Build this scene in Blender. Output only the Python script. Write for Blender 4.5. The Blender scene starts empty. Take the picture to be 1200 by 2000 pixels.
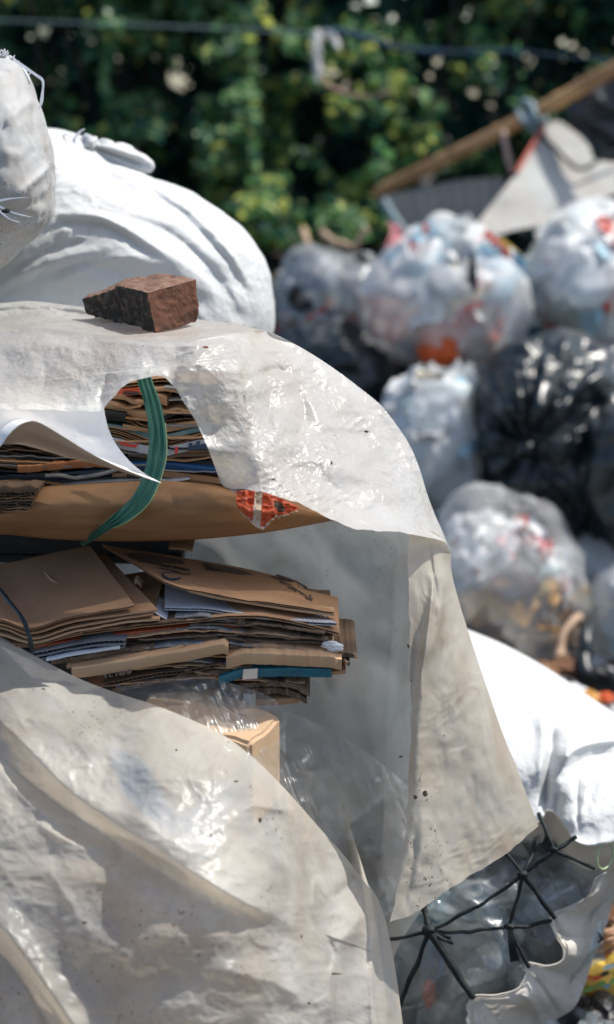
import bpy, bmesh, math, random
import numpy as np
from mathutils import Vector

# ------------------------------------------------------------------ camera, sky, sun
S = bpy.context.scene
COL = S.collection
CAM_H = 1.75
PITCH = math.radians(14.0)
cd = bpy.data.cameras.new('camera')
cd.sensor_fit = 'VERTICAL'; cd.sensor_height = 36.0; cd.sensor_width = 24.0
cd.lens = 57.6
cd.clip_end = 500
cd.dof.use_dof = True
cd.dof.focus_distance = 3.05
cd.dof.aperture_fstop = 1.75
cam = bpy.data.objects.new('camera', cd); COL.objects.link(cam)
cam.location = (0, 0, CAM_H)
cam.rotation_euler = (math.pi / 2 - PITCH, 0, 0)
S.camera = cam

SUN_EL = math.radians(59.0)
SUN_AZ = math.radians(70.0)          # measured from +Y (away from the camera) towards +X (right)
W = bpy.data.worlds.new('World'); S.world = W; W.use_nodes = True
wn = W.node_tree.nodes; wl = W.node_tree.links
sky = wn.new('ShaderNodeTexSky'); sky.sky_type = 'NISHITA'; sky.sun_disc = False
sky.sun_elevation = SUN_EL; sky.sun_rotation = SUN_AZ
sky.ozone_density = 0.3; sky.dust_density = 1.5
wl.new(sky.outputs[0], wn['Background'].inputs[0])
wn['Background'].inputs[1].default_value = 0.13

sl = bpy.data.lights.new('sun', 'SUN'); sl.energy = 4.2; sl.angle = math.radians(0.53)
sl.color = (1.0, 0.955, 0.88)
sun = bpy.data.objects.new('sun', sl); COL.objects.link(sun)
sdir = Vector((math.cos(SUN_EL) * math.sin(SUN_AZ), math.cos(SUN_EL) * math.cos(SUN_AZ), math.sin(SUN_EL)))
sun.rotation_euler = sdir.to_track_quat('Z', 'Y').to_euler()
sun.location = (2, 2, 8)

S.view_settings.view_transform = 'Standard'
S.view_settings.look = 'None'
S.view_settings.exposure = 0.54
S.view_settings.gamma = 1.0
S.render.engine = 'CYCLES'
S.cycles.use_denoising = True
S.cycles.max_bounces = 8
S.cycles.diffuse_bounces = 4
S.cycles.transparent_max_bounces = 16
S.cycles.sample_clamp_indirect = 6.0

# ------------------------------------------------------------------ helpers
random.seed(7)
RNG = np.random.default_rng(7)
CP, SP = math.cos(PITCH), math.sin(PITCH)
FW = np.array([0, CP, -SP]); UP = np.array([0, SP, CP]); RT = np.array([1.0, 0, 0])
CAMP = np.array([0, 0, CAM_H])
GROUND = -0.35

def W3(q):
    """photo pixel (of 1200x2000) and distance along the view axis -> world point(s)"""
    q = np.asarray(q, float); d = q[..., 2:3]
    x = (q[..., 0:1] - 600) * d / 3200.0; y = (1000 - q[..., 1:2]) * d / 3200.0
    return CAMP + FW * d + RT * x + UP * y

def ray(px, py):
    return FW + RT * (px - 600) / 3200.0 + UP * (1000 - py) / 3200.0

def hash3(ix, iy, iz, seed):
    h = (ix * 73856093) ^ (iy * 19349663) ^ (iz * 83492791) ^ (seed * 2654435)
    h = (h ^ (h >> 13)) * 1274126177
    h = h ^ (h >> 16)
    return (h & 0xffff) / 32767.5 - 1.0

def vnoise(p, seed=0):
    p = np.asarray(p, float)
    i = np.floor(p).astype(np.int64); f = p - i
    f = f * f * f * (f * (f * 6 - 15) + 10)
    out = 0
    for a in (0, 1):
        wx = f[..., 0] if a else 1 - f[..., 0]
        for b in (0, 1):
            wy = f[..., 1] if b else 1 - f[..., 1]
            for c in (0, 1):
                wz = f[..., 2] if c else 1 - f[..., 2]
                out = out + wx * wy * wz * hash3(i[..., 0] + a, i[..., 1] + b, i[..., 2] + c, seed)
    return out

def fbm(p, o=4, seed=0, g=0.5):
    s = 0; a = 1.0; p = np.asarray(p, float)
    for k in range(o):
        s = s + a * vnoise(p, seed + k * 17); p = p * 2.03; a *= g
    return s

def ridged(p, o=4, seed=0, g=0.5):
    s = 0; a = 1.0; p = np.asarray(p, float)
    for k in range(o):
        s = s + a * (1 - 2 * np.abs(vnoise(p, seed + k * 17))); p = p * 2.03; a *= g
    return s

def spline(pts, n):
    """Catmull-Rom through pts, n samples evenly spread by length"""
    P = np.asarray(pts, float)
    if len(P) == 2:
        t = np.linspace(0, 1, n)[:, None]; return P[0] * (1 - t) + P[1] * t
    E = np.vstack([2 * P[0] - P[1], P, 2 * P[-1] - P[-2]])
    out = []
    for i in range(len(P) - 1):
        a, b, c, d = E[i:i + 4]
        t = np.linspace(0, 1, 24, endpoint=False)[:, None]
        m1 = (c - a) / 2; m2 = (d - b) / 2
        lim = np.linalg.norm((c - b)[:2]) + 1e-9
        for m in (m1, m2):
            L = np.linalg.norm(m[:2])
            if L > lim: m *= lim / L
        out.append((2 * t**3 - 3 * t**2 + 1) * b + (t**3 - 2 * t**2 + t) * m1 + (-2 * t**3 + 3 * t**2) * c + (t**3 - t**2) * m2)
    out.append(P[-1:]); Q = np.vstack(out)
    sc = np.array([1, 1, 300.0]) if Q.shape[1] == 3 else np.ones(Q.shape[1])
    L = np.concatenate([[0], np.cumsum(np.linalg.norm(np.diff(Q * sc, axis=0), axis=1))])
    u = np.linspace(0, L[-1], n)
    return np.stack([np.interp(u, L, Q[:, k]) for k in range(Q.shape[1])], 1)

def coons(top, bot, left, right, nu, nv):
    T, B = spline(top, nu), spline(bot, nu)
    L, R = spline(left, nv), spline(right, nv)
    v = np.linspace(0, 1, nv)[:, None]; u = np.linspace(0, 1, nu)[:, None]
    L = L + (1 - v) * (T[0] - L[0]) + v * (B[0] - L[-1])
    R = R + (1 - v) * (T[-1] - R[0]) + v * (B[-1] - R[-1])
    U = u[None, :, :]; V = v[:, None, :]
    Q = (1 - V) * T[None] + V * B[None] + (1 - U) * L[:, None] + U * R[:, None] \
        - ((1 - U) * (1 - V) * T[0] + U * (1 - V) * T[-1] + (1 - U) * V * B[0] + U * V * B[-1])
    return Q

def grid_faces(nv, nu, off=0):
    i = np.arange(nv - 1)[:, None] * nu + np.arange(nu - 1)[None]
    i = i.ravel() + off
    return np.stack([i, i + nu, i + nu + 1, i + 1], 1).tolist()

def seg_dist(q, pts):
    """signed distance (+ to the right-hand/lower side for a left-to-right line) and position 0..1 along a pixel polyline"""
    P = np.asarray(pts, float)[:, :2]
    X = q[..., :2]
    best = np.full(X.shape[:-1], 1e9); sgn = np.zeros_like(best); pos = np.zeros_like(best)
    Ls = np.linalg.norm(np.diff(P, axis=0), axis=1); tot = Ls.sum(); acc = 0
    for i in range(len(P) - 1):
        a, b = P[i], P[i + 1]; ab = b - a
        t = np.clip(((X - a) @ ab) / (ab @ ab), 0, 1)
        dv = X - (a + t[..., None] * ab)
        dd = np.hypot(dv[..., 0], dv[..., 1])
        cr = ab[0] * dv[..., 1] - ab[1] * dv[..., 0]
        m = dd < best
        best = np.where(m, dd, best); sgn = np.where(m, np.sign(cr), sgn); pos = np.where(m, (acc + t * Ls[i]) / tot, pos)
        acc += Ls[i]
    return best, sgn, pos

def fold(q, pts, h, w1, w2=None, p=1.4, taper=0.25):
    """ridge (h>0, towards the viewer's side) or groove along a line: width w1 above/left of it, w2 below/right"""
    w2 = w2 or w1
    pp = spline([(a[0], a[1]) for a in pts], 24)
    dd, s, t = seg_dist(q, pp)
    w = np.where(s < 0, w1, w2)
    e = np.clip(np.minimum(t, 1 - t) / max(taper, 1e-3), 0, 1)
    e = e * e * (3 - 2 * e)
    return h * np.exp(-(dd / w) ** p) * (0.15 + 0.85 * e)

WORLD = {}
def setw(o, loc): WORLD[o.name] = np.array(loc, float)

def tag(o, label=None, cat=None, group=None, kind=None):
    if label: o['label'] = label
    if cat: o['category'] = cat
    if group: o['group'] = group
    if kind: o['kind'] = kind
    return o

def thing(name, label, cat, loc, group=None):
    o = bpy.data.objects.new(name, None); COL.objects.link(o)
    o.empty_display_size = 0.05
    o.location = loc; setw(o, loc)
    return tag(o, label, cat, group)

class MB:
    def __init__(s): s.v = []; s.f = []; s.m = []; s.n = 0
    def add(s, v, f, mi=0):
        v = np.asarray(v, float).reshape(-1, 3)
        s.v.append(v); k = s.n
        s.f.extend([[i + k for i in ff] for ff in f]); s.m.extend([mi] * len(f)); s.n += len(v)
        return s
    def build(s, name, mats, parent=None, smooth=True, weld=0.0, label=None, autosmooth=None):
        V = np.vstack(s.v)
        if not isinstance(mats, (list, tuple)): mats = [mats]
        if parent is None:
            loc = np.array([(V[:, 0].min() + V[:, 0].max()) / 2, (V[:, 1].min() + V[:, 1].max()) / 2, V[:, 2].min()])
        else:
            loc = WORLD[parent.name]
        me = bpy.data.meshes.new(name)
        me.from_pydata((V - loc).tolist(), [], s.f)
        for m in mats: me.materials.append(m)
        if len(mats) > 1: me.polygons.foreach_set('material_index', s.m)
        me.polygons.foreach_set('use_smooth', [smooth] * len(me.polygons))
        me.update()
        if weld:
            bm = bmesh.new(); bm.from_mesh(me); bmesh.ops.remove_doubles(bm, verts=bm.verts, dist=weld)
            bm.to_mesh(me); bm.free()
        if autosmooth is not None:
            bm = bmesh.new(); bm.from_mesh(me)
            for e in bm.edges:
                if len(e.link_faces) == 2 and e.calc_face_angle(0) > autosmooth: e.smooth = False
            bm.to_mesh(me); bm.free()
        o = bpy.data.objects.new(name, me); COL.objects.link(o)
        if parent is None: o.location = loc
        else: o.parent = parent
        setw(o, loc)
        if label: o['label'] = label
        return o

def patch(mb, Q, mi=0, off=0.0, disp=None):
    nv, nu = Q.shape[:2]
    V = W3(Q)
    if disp is not None: V = V + disp(V)
    mb.add(V.reshape(-1, 3), grid_faces(nv, nu), mi)

def tube(mb, pts, r, ns=8, mi=0, cap=True):
    P = np.asarray(pts, float); n = len(P)
    r = np.broadcast_to(np.asarray(r, float), (n,))
    T = np.gradient(P, axis=0); T /= np.linalg.norm(T, axis=1)[:, None] + 1e-12
    a = np.array([0, 0, 1.0]) if abs(T[0][2]) < 0.9 else np.array([1.0, 0, 0])
    N = np.cross(T, a); N /= np.linalg.norm(N, axis=1)[:, None] + 1e-12
    B = np.cross(T, N)
    th = np.linspace(0, 2 * math.pi, ns, endpoint=False)
    V = P[:, None] + r[:, None, None] * (np.cos(th)[None, :, None] * N[:, None] + np.sin(th)[None, :, None] * B[:, None])
    F = []
    for i in range(n - 1):
        for k in range(ns):
            F.append([i * ns + k, i * ns + (k + 1) % ns, (i + 1) * ns + (k + 1) % ns, (i + 1) * ns + k])
    if cap: F.append(list(range(ns))[::-1]); F.append([(n - 1) * ns + k for k in range(ns)])
    mb.add(V.reshape(-1, 3), F, mi)

_ico = {}
def ico(sub):
    if sub not in _ico:
        bm = bmesh.new(); bmesh.ops.create_icosphere(bm, subdivisions=sub, radius=1)
        v = np.array([x.co[:] for x in bm.verts]); f = [[x.index for x in ff.verts] for ff in bm.faces]; bm.free()
        _ico[sub] = (v, f)
    return _ico[sub]

def blob(mb, c, outline, dr, sub=5, seed=0, lump=(3.0, 0.02), crease=(14.0, 0.006), folds=None, mi=0, back=None, full=1.0, radial=None):
    """a stuffed bag: silhouette through outline (pixels), half depth dr metres, creased"""
    n, f = ico(sub)
    th = np.arctan2(n[:, 1], n[:, 0]); rho = np.hypot(n[:, 0], n[:, 1]); nz = n[:, 2]
    o = np.asarray(outline, float)
    po = np.arctan2(-(o[:, 1] - c[1]), o[:, 0] - c[0]); pr = np.hypot(o[:, 0] - c[0], o[:, 1] - c[1])
    k = np.argsort(po); po, pr = po[k], pr[k]
    tt = np.linspace(-math.pi, math.pi, 361)
    rr = np.interp(tt, np.concatenate([po - 2 * math.pi, po, po + 2 * math.pi]), np.tile(pr, 3))
    ker = np.hanning(13); ker /= ker.sum()
    rr[:-1] = sum(ker[j] * np.roll(rr[:-1], j - 6) for j in range(13)); rr[-1] = rr[0]
    R = np.interp(th, tt, rr); R = rr.mean() + (R - rr.mean()) * np.clip(rho * 1.3, 0, 1)
    rho2 = rho ** (1.0 / full)
    q = np.stack([c[0] + np.cos(th) * R * rho2, c[1] - np.sin(th) * R * rho2,
                  c[2] - np.where(nz > 0, nz * dr, nz * (back or dr))], 1)
    front = np.clip(nz * 2.5, 0, 1)
    if folds is not None: q[:, 2] -= folds(q) * front
    if radial:
        kx, ky, amp, freq, reach = radial
        ph = np.arctan2(q[:, 1] - ky, q[:, 0] - kx); rk = np.hypot(q[:, 1] - ky, q[:, 0] - kx) / reach
        pp = np.stack([np.cos(ph) * freq, np.sin(ph) * freq, rk * 1.2 + seed], 1)
        q[:, 2] -= amp * ridged(pp, 3, seed + 5) * np.clip(rk * 4, 0, 1) * np.exp(-(rk) ** 2) * front
        q[:, 2] += amp * 0.9 * np.exp(-(rk * 6) ** 2) * front
    V = W3(q)
    N = n[:, 0:1] * RT + n[:, 1:2] * UP - n[:, 2:3] * FW
    V = V + N * (lump[1] * fbm(V * lump[0], 3, seed) + crease[1] * ridged(V * crease[0] + 0.6 * fbm(V * 6, 2, seed + 9)[:, None], 4, seed + 3))[:, None]
    mb.add(V, f, mi)
    return V

# ------------------------------------------------------------------ materials
def newmat(name):
    m = bpy.data.materials.new(name); m.use_nodes = True
    nt = m.node_tree; nt.nodes.clear()
    out = nt.nodes.new('ShaderNodeOutputMaterial')
    return m, nt, out

def N(nt, typ, **kw):
    n = nt.nodes.new(typ)
    for k, v in kw.items():
        if k.startswith('i_'):
            key = k[2:].replace('_', ' ')
            n.inputs[int(key) if key.isdigit() else key].default_value = v
        else: setattr(n, k, v)
    return n

def rgba(c): return (c[0], c[1], c[2], 1.0)

def noise(nt, co, scale, detail=4, rough=0.55, dist=0.0, typ=None):
    n = N(nt, 'ShaderNodeTexNoise')
    if typ: n.noise_type = typ
    n.inputs['Scale'].default_value = scale; n.inputs['Detail'].default_value = detail
    n.inputs['Roughness'].default_value = rough; n.inputs['Distortion'].default_value = dist
    nt.links.new(co, n.inputs['Vector'])
    return n

def ramp(nt, fac, p0, p1, c0=(0, 0, 0), c1=(1, 1, 1)):
    r = N(nt, 'ShaderNodeValToRGB')
    r.color_ramp.elements[0].position = p0; r.color_ramp.elements[0].color = rgba(c0)
    r.color_ramp.elements[1].position = p1; r.color_ramp.elements[1].color = rgba(c1)
    nt.links.new(fac, r.inputs[0])
    return r.outputs[0]

def mixc(nt, fac, a, b):
    m = N(nt, 'ShaderNodeMix', data_type='RGBA')
    for sock, v in ((m.inputs[0], fac), (m.inputs[6], a), (m.inputs[7], b)):
        if isinstance(v, (int, float)): sock.default_value = v
        elif isinstance(v, tuple): sock.default_value = rgba(v)
        else: nt.links.new(v, sock)
    return m.outputs[2]

def math_(nt, op, a, b=0.0):
    m = N(nt, 'ShaderNodeMath', operation=op)
    for s, v in ((m.inputs[0], a), (m.inputs[1], b)):
        if isinstance(v, (int, float)): s.default_value = v
        else: nt.links.new(v, s)
    return m.outputs[0]

def stretch(nt, co, s, rot=(0, 0, 0)):
    m = N(nt, 'ShaderNodeMapping'); m.inputs['Scale'].default_value = s; m.inputs['Rotation'].default_value = rot
    nt.links.new(co, m.inputs[0]); return m.outputs[0]

def bump(nt, h, strength, dist, normal=None):
    b = N(nt, 'ShaderNodeBump'); b.inputs['Strength'].default_value = strength; b.inputs['Distance'].default_value = dist
    nt.links.new(h, b.inputs['Height'])
    if normal is not None: nt.links.new(normal, b.inputs['Normal'])
    return b.outputs[0]

def sheet_mat(name, col, stain, stain_amt=0.5, rough=0.35, transl=0.4, transp=0.08, crinkle=45, bstr=0.5, bdist=0.004,
              speck=0.5, tcol=None, spec=0.5, weave=0.0, stain_scale=3.0, tvar=0.0, tint=None):
    """plastic sheet or woven sack cloth: diffuse + light through + a little see-through, dirt, creases"""
    m, nt, out = newmat(name); L = nt.links
    co = N(nt, 'ShaderNodeTexCoord').outputs['Object']
    st = noise(nt, co, stain_scale, 6, 0.62, 0.6)
    st2 = noise(nt, co, stain_scale * 6, 5, 0.65)
    f = math_(nt, 'MULTIPLY', ramp(nt, st.outputs[0], 0.42, 0.72), stain_amt)
    f = math_(nt, 'ADD', f, math_(nt, 'MULTIPLY', ramp(nt, st2.outputs[0], 0.55, 0.75), stain_amt * 0.35))
    c = mixc(nt, f, tuple(col), tuple(stain))
    if tint:
        c = mixc(nt, ramp(nt, noise(nt, co, 2.4, 4, 0.55, 0.8).outputs[0], 0.52, 0.66, (0, 0, 0), (0.8,) * 3), c, tuple(tint))
    if speck:
        sp = noise(nt, co, 150, 2, 0.5, 0.3); spm = noise(nt, co, 5, 3, 0.6)
        k = math_(nt, 'MULTIPLY', ramp(nt, sp.outputs[0], 0.645, 0.68), ramp(nt, spm.outputs[0], 0.52, 0.64))
        c = mixc(nt, math_(nt, 'MULTIPLY', k, speck), c, (0.06, 0.05, 0.04))
        sp2 = noise(nt, co, 42, 3, 0.6, 0.8)
        k2 = math_(nt, 'MULTIPLY', ramp(nt, sp2.outputs[0], 0.69, 0.71), ramp(nt, spm.outputs[0], 0.5, 0.62))
        c = mixc(nt, math_(nt, 'MULTIPLY', k2, min(1, speck * 1.4)), c, (0.05, 0.04, 0.03))
    vor = N(nt, 'ShaderNodeTexVoronoi'); vor.feature = 'F1'; vor.inputs['Scale'].default_value = crinkle
    wob = noise(nt, co, crinkle * 0.4, 3, 0.6)
    mx = N(nt, 'ShaderNodeVectorMath', operation='ADD'); L.new(co, mx.inputs[0])
    sc = N(nt, 'ShaderNodeVectorMath', operation='SCALE'); L.new(wob.outputs['Color'], sc.inputs[0]); sc.inputs['Scale'].default_value = 2.2 / crinkle
    L.new(sc.outputs[0], mx.inputs[1]); L.new(mx.outputs[0], vor.inputs['Vector'])
    rg = noise(nt, mx.outputs[0], crinkle * 0.35, 5, 0.6)
    h = math_(nt, 'ADD', math_(nt, 'MULTIPLY', vor.outputs['Distance'], 0.45), math_(nt, 'MULTIPLY', rg.outputs[0], 1.3))
    amp = ramp(nt, noise(nt, co, 4.0, 2, 0.5).outputs[0], 0.35, 0.62, (0.25,) * 3, (1, 1, 1))
    h = math_(nt, 'MULTIPLY', h, amp)
    nm = bump(nt, h, bstr, bdist)
    if weave:
        w1 = N(nt, 'ShaderNodeTexWave', wave_type='BANDS', bands_direction='Z'); w1.inputs['Scale'].default_value = 170; w1.inputs['Distortion'].default_value = 0.6
        w2 = N(nt, 'ShaderNodeTexWave', wave_type='BANDS', bands_direction='X'); w2.inputs['Scale'].default_value = 170; w2.inputs['Distortion'].default_value = 0.6
        L.new(co, w1.inputs[0]); L.new(co, w2.inputs[0])
        ww = math_(nt, 'MULTIPLY', w1.outputs['Fac'], w2.outputs['Fac'])
        nm = bump(nt, ww, weave, 0.0016, nm)
    p = N(nt, 'ShaderNodeBsdfPrincipled'); L.new(c, p.inputs['Base Color']); p.inputs['Roughness'].default_value = rough
    p.inputs['Specular IOR Level'].default_value = spec; L.new(nm, p.inputs['Normal'])
    t = N(nt, 'ShaderNodeBsdfTranslucent'); L.new(nm, t.inputs['Normal'])
    if tcol: L.new(mixc(nt, 0.55, c, tuple(tcol)), t.inputs[0])
    else: L.new(c, t.inputs[0])
    ms = N(nt, 'ShaderNodeMixShader'); ms.inputs[0].default_value = transl
    L.new(p.outputs[0], ms.inputs[1]); L.new(t.outputs[0], ms.inputs[2])
    last = ms.outputs[0]
    if transp or tvar:
        tr = N(nt, 'ShaderNodeBsdfTransparent')
        ms2 = N(nt, 'ShaderNodeMixShader')
        if tvar:
            tn = noise(nt, co, 5, 4, 0.6, 0.5)
            L.new(math_(nt, 'ADD', math_(nt, 'MULTIPLY', ramp(nt, tn.outputs[0], 0.35, 0.7), tvar), transp), ms2.inputs[0])
        else: ms2.inputs[0].default_value = transp
        L.new(last, ms2.inputs[1]); L.new(tr.outputs[0], ms2.inputs[2]); last = ms2.outputs[0]
    L.new(last, out.inputs[0])
    return m

def solid_mat(name, col, col2=None, rough=0.7, scale=8, bs=0.3, bd=0.002, bscale=60, spec=0.4, metal=0.0, transl=0.0, stretch_=None, lo=0.4, hi=0.65):
    m, nt, out = newmat(name); L = nt.links
    co = N(nt, 'ShaderNodeTexCoord').outputs['Object']
    cc = stretch(nt, co, stretch_) if stretch_ else co
    c = mixc(nt, ramp(nt, noise(nt, cc, scale, 6, 0.6, 0.3).outputs[0], lo, hi), tuple(col), tuple(col2 or col))
    p = N(nt, 'ShaderNodeBsdfPrincipled'); L.new(c, p.inputs['Base Color']); p.inputs['Roughness'].default_value = rough
    p.inputs['Specular IOR Level'].default_value = spec; p.inputs['Metallic'].default_value = metal
    L.new(bump(nt, noise(nt, cc, bscale, 5, 0.6).outputs[0], bs, bd), p.inputs['Normal'])
    last = p.outputs[0]
    if transl:
        t = N(nt, 'ShaderNodeBsdfTranslucent'); L.new(c, t.inputs[0])
        ms = N(nt, 'ShaderNodeMixShader'); ms.inputs[0].default_value = transl
        L.new(last, ms.inputs[1]); L.new(t.outputs[0], ms.inputs[2]); last = ms.outputs[0]
    L.new(last, out.inputs[0])
    return m

def film_mat(name, clear=0.6, col=(0.75, 0.78, 0.8), rough=0.2, crinkle=30, bstr=0.6, bdist=0.01, gloss=0.35, dark=None):
    """clear plastic film: mostly see-through, milky where creased, glossy glints"""
    m, nt, out = newmat(name); L = nt.links
    co = N(nt, 'ShaderNodeTexCoord').outputs['Object']
    wob = noise(nt, co, crinkle * 0.5, 3, 0.6)
    mx = N(nt, 'ShaderNodeVectorMath', operation='ADD'); L.new(co, mx.inputs[0])
    sc = N(nt, 'ShaderNodeVectorMath', operation='SCALE'); L.new(wob.outputs['Color'], sc.inputs[0]); sc.inputs['Scale'].default_value = 2.0 / crinkle
    L.new(sc.outputs[0], mx.inputs[1])
    rg = noise(nt, mx.outputs[0], crinkle * 0.45, 6, 0.6)
    vor = N(nt, 'ShaderNodeTexVoronoi'); vor.inputs['Scale'].default_value = crinkle; L.new(mx.outputs[0], vor.inputs['Vector'])
    h = math_(nt, 'ADD', math_(nt, 'MULTIPLY', vor.outputs['Distance'], 0.5), rg.outputs[0])
    nm = bump(nt, h, bstr, bdist)
    g = N(nt, 'ShaderNodeBsdfGlossy'); g.inputs['Roughness'].default_value = rough; L.new(nm, g.inputs['Normal']); g.inputs[0].default_value = (0.9, 0.93, 0.95, 1)
    d = N(nt, 'ShaderNodeBsdfDiffuse'); d.inputs[0].default_value = rgba(col); L.new(nm, d.inputs['Normal'])
    t = N(nt, 'ShaderNodeBsdfTranslucent'); t.inputs[0].default_value = rgba(col); L.new(nm, t.inputs['Normal'])
    a = N(nt, 'ShaderNodeMixShader'); a.inputs[0].default_value = 0.55; L.new(d.outputs[0], a.inputs[1]); L.new(t.outputs[0], a.inputs[2])
    b = N(nt, 'ShaderNodeMixShader'); b.inputs[0].default_value = gloss; L.new(a.outputs[0], b.inputs[1]); L.new(g.outputs[0], b.inputs[2])
    tr = N(nt, 'ShaderNodeBsdfTransparent'); tr.inputs[0].default_value = rgba(dark or (0.97, 0.98, 0.98))
    e = N(nt, 'ShaderNodeMixShader')
    cl = noise(nt, co, crinkle * 0.2, 4, 0.6, 0.8)
    lo = max(0, clear - 0.22); hi = min(1, clear + 0.18)
    L.new(ramp(nt, cl.outputs[0], 0.35, 0.65, (lo,) * 3, (hi,) * 3), e.inputs[0])
    L.new(b.outputs[0], e.inputs[1]); L.new(tr.outputs[0], e.inputs[2])
    L.new(e.outputs[0], out.inputs[0])
    return m

M = {}
M['tarp'] = sheet_mat('milky_plastic_sheet', (0.84, 0.85, 0.83), (0.62, 0.54, 0.44), 0.5, 0.28, 0.55, 0.06, 55, 0.75, 0.008, 0.5, tcol=(0.76, 0.69, 0.57), tvar=0.20)
M['tarp_dirty'] = sheet_mat('stained_plastic_sheet', (0.85, 0.83, 0.76), (0.62, 0.50, 0.38), 0.9, 0.34, 0.60, 0.06, 40, 0.5, 0.0036, 0.8, tcol=(0.80, 0.69, 0.55), stain_scale=2.6, tvar=0.30, tint=(0.54, 0.58, 0.58))
M['tarp_side'] = sheet_mat('stained_shade_tan_sheet', (0.57, 0.535, 0.46), (0.39, 0.315, 0.235), 1.0, 0.42, 0.38, 0.02, 30, 0.4, 0.0022, 1.0, tcol=(0.55, 0.44, 0.33), stain_scale=4.0, tvar=0.08)  # dirt stains, plus the hanging side's shaded tan put into the base
M['tarp_back'] = sheet_mat('shade_toned_plastic_sheet', (0.56, 0.60, 0.61), (0.40, 0.37, 0.33), 0.85, 0.4, 0.17, 0.02, 22, 0.5, 0.006, 0.9, stain_scale=4.5, tvar=0.10)  # same sheet; the rear wall's shade is put into a darker bluish base
M['white_flap'] = sheet_mat('white_coated_sheet', (0.84, 0.84, 0.85), (0.66, 0.66, 0.66), 0.25, 0.45, 0.12, 0.0, 30, 0.12, 0.002, 0.25)
M['flap_under'] = sheet_mat('tan_sheet_underside', (0.60, 0.50, 0.42), (0.48, 0.38, 0.30), 0.4, 0.6, 0.25, 0.0, 20, 0.15, 0.002, 0.1)
M['sack_white'] = sheet_mat('white_woven_sack', (0.64, 0.655, 0.66), (0.54, 0.53, 0.51), 0.5, 0.6, 0.16, 0.0, 48, 0.8, 0.006, 0.0, weave=0.55, spec=0.3)
M['sack_grey'] = sheet_mat('grimy_woven_sack', (0.56, 0.57, 0.56), (0.36, 0.30, 0.25), 0.7, 0.45, 0.26, 0.0, 45, 0.45, 0.003, 0.8, weave=0.5, stain_scale=5.5)
M['sack_tan'] = sheet_mat('shade_tan_woven_sack', (0.70, 0.65, 0.59), (0.50, 0.42, 0.34), 0.7, 0.55, 0.30, 0.0, 25, 0.3, 0.003, 0.3, weave=0.3, stain_scale=5)  # tan of the lip's shade, put into the white sack's cloth colour
M['strand'] = solid_mat('white_plastic_strand', (0.85, 0.86, 0.88), rough=0.35, transl=0.3)
M['card'] = solid_mat('brown_cardboard', (0.447, 0.262, 0.151), (0.369, 0.212, 0.118), 0.8, 5, 0.25, 0.0012, 110, 0.2, stretch_=(1, 1, 3))
M['card_light'] = solid_mat('light_cardboard', (0.501, 0.328, 0.193), (0.424, 0.26, 0.15), 0.78, 6, 0.25, 0.0012, 110, 0.2)
M['card_box'] = solid_mat('clean_tan_cardboard', (0.465, 0.324, 0.205), (0.409, 0.275, 0.166), 0.75, 6, 0.2, 0.0012, 110, 0.2)
M['card_dark'] = solid_mat('dark_cardboard', (0.19, 0.129, 0.089), (0.112, 0.078, 0.056), 0.85, 9, 0.4, 0.002, 70, 0.15)  # darker brown than the other cardboards
M['card_gold'] = solid_mat('worn_golden_cardboard', (0.361, 0.202, 0.103), (0.258, 0.142, 0.073), 0.68, 10, 0.4, 0.002, 60, 0.2, stretch_=(0.5, 1, 2.2))
M['card_grey'] = solid_mat('grey_board', (0.30, 0.30, 0.30), (0.20, 0.20, 0.21), 0.8, 12, 0.3, 0.002, 90, 0.2)
M['card_white'] = solid_mat('white_faced_board', (0.619, 0.645, 0.688), (0.516, 0.542, 0.585), 0.5, 5, 0.15, 0.001, 80, 0.4)
M['card_orange'] = solid_mat('orange_printed_board', (0.50, 0.10, 0.03), (0.40, 0.075, 0.025), 0.5, 8, 0.2, 0.001, 60, 0.4)
M['card_rust'] = solid_mat('faded_orange_board', (0.42, 0.18, 0.08), (0.34, 0.13, 0.06), 0.6, 12, 0.4, 0.002, 50, 0.3)
M['card_red'] = solid_mat('red_printed_paper', (0.66, 0.115, 0.045), (0.55, 0.085, 0.035), 0.35, 10, 0.35, 0.003, 40, 0.5)
M['card_teal'] = solid_mat('teal_printed_board', (0.015, 0.135, 0.185), (0.012, 0.10, 0.145), 0.4, 10, 0.2, 0.001, 60, 0.5)
M['card_navy'] = solid_mat('navy_printed_board', (0.012, 0.022, 0.045), (0.02, 0.03, 0.05), 0.45, 10, 0.2, 0.001, 60, 0.5)
M['card_blue'] = solid_mat('blue_plastic_folder', (0.01, 0.065, 0.19), (0.008, 0.045, 0.14), 0.3, 10, 0.15, 0.001, 40, 0.5)
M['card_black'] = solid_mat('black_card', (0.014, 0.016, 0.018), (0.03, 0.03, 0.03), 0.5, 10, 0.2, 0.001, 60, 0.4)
M['ltteal'] = solid_mat('pale_teal_paper', (0.10, 0.22, 0.25), (0.22, 0.32, 0.33), 0.5, 14, 0.2, 0.001, 60, 0.4)
M['ink'] = solid_mat('dark_ink', (0.10, 0.065, 0.05), (0.14, 0.09, 0.065), 0.75, 30)
M['ink_blue'] = solid_mat('blue_ink', (0.02, 0.05, 0.10), (0.025, 0.05, 0.09), 0.6, 30)
M['ink_red'] = solid_mat('red_ink', (0.62, 0.06, 0.04), (0.55, 0.05, 0.04), 0.5, 30)
M['paper_torn'] = solid_mat('torn_paper', (0.66, 0.52, 0.40), (0.72, 0.62, 0.52), 0.85, 20, 0.4, 0.002, 80, 0.2)
M['strap'] = solid_mat('green_woven_strap', (0.03, 0.135, 0.095), (0.06, 0.20, 0.145), 0.4, 22, 0.5, 0.0015, 110, 0.5, stretch_=(1, 1, 0.35))
M['strap_edge'] = solid_mat('pale_strap_edge', (0.35, 0.48, 0.25), rough=0.5)
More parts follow.
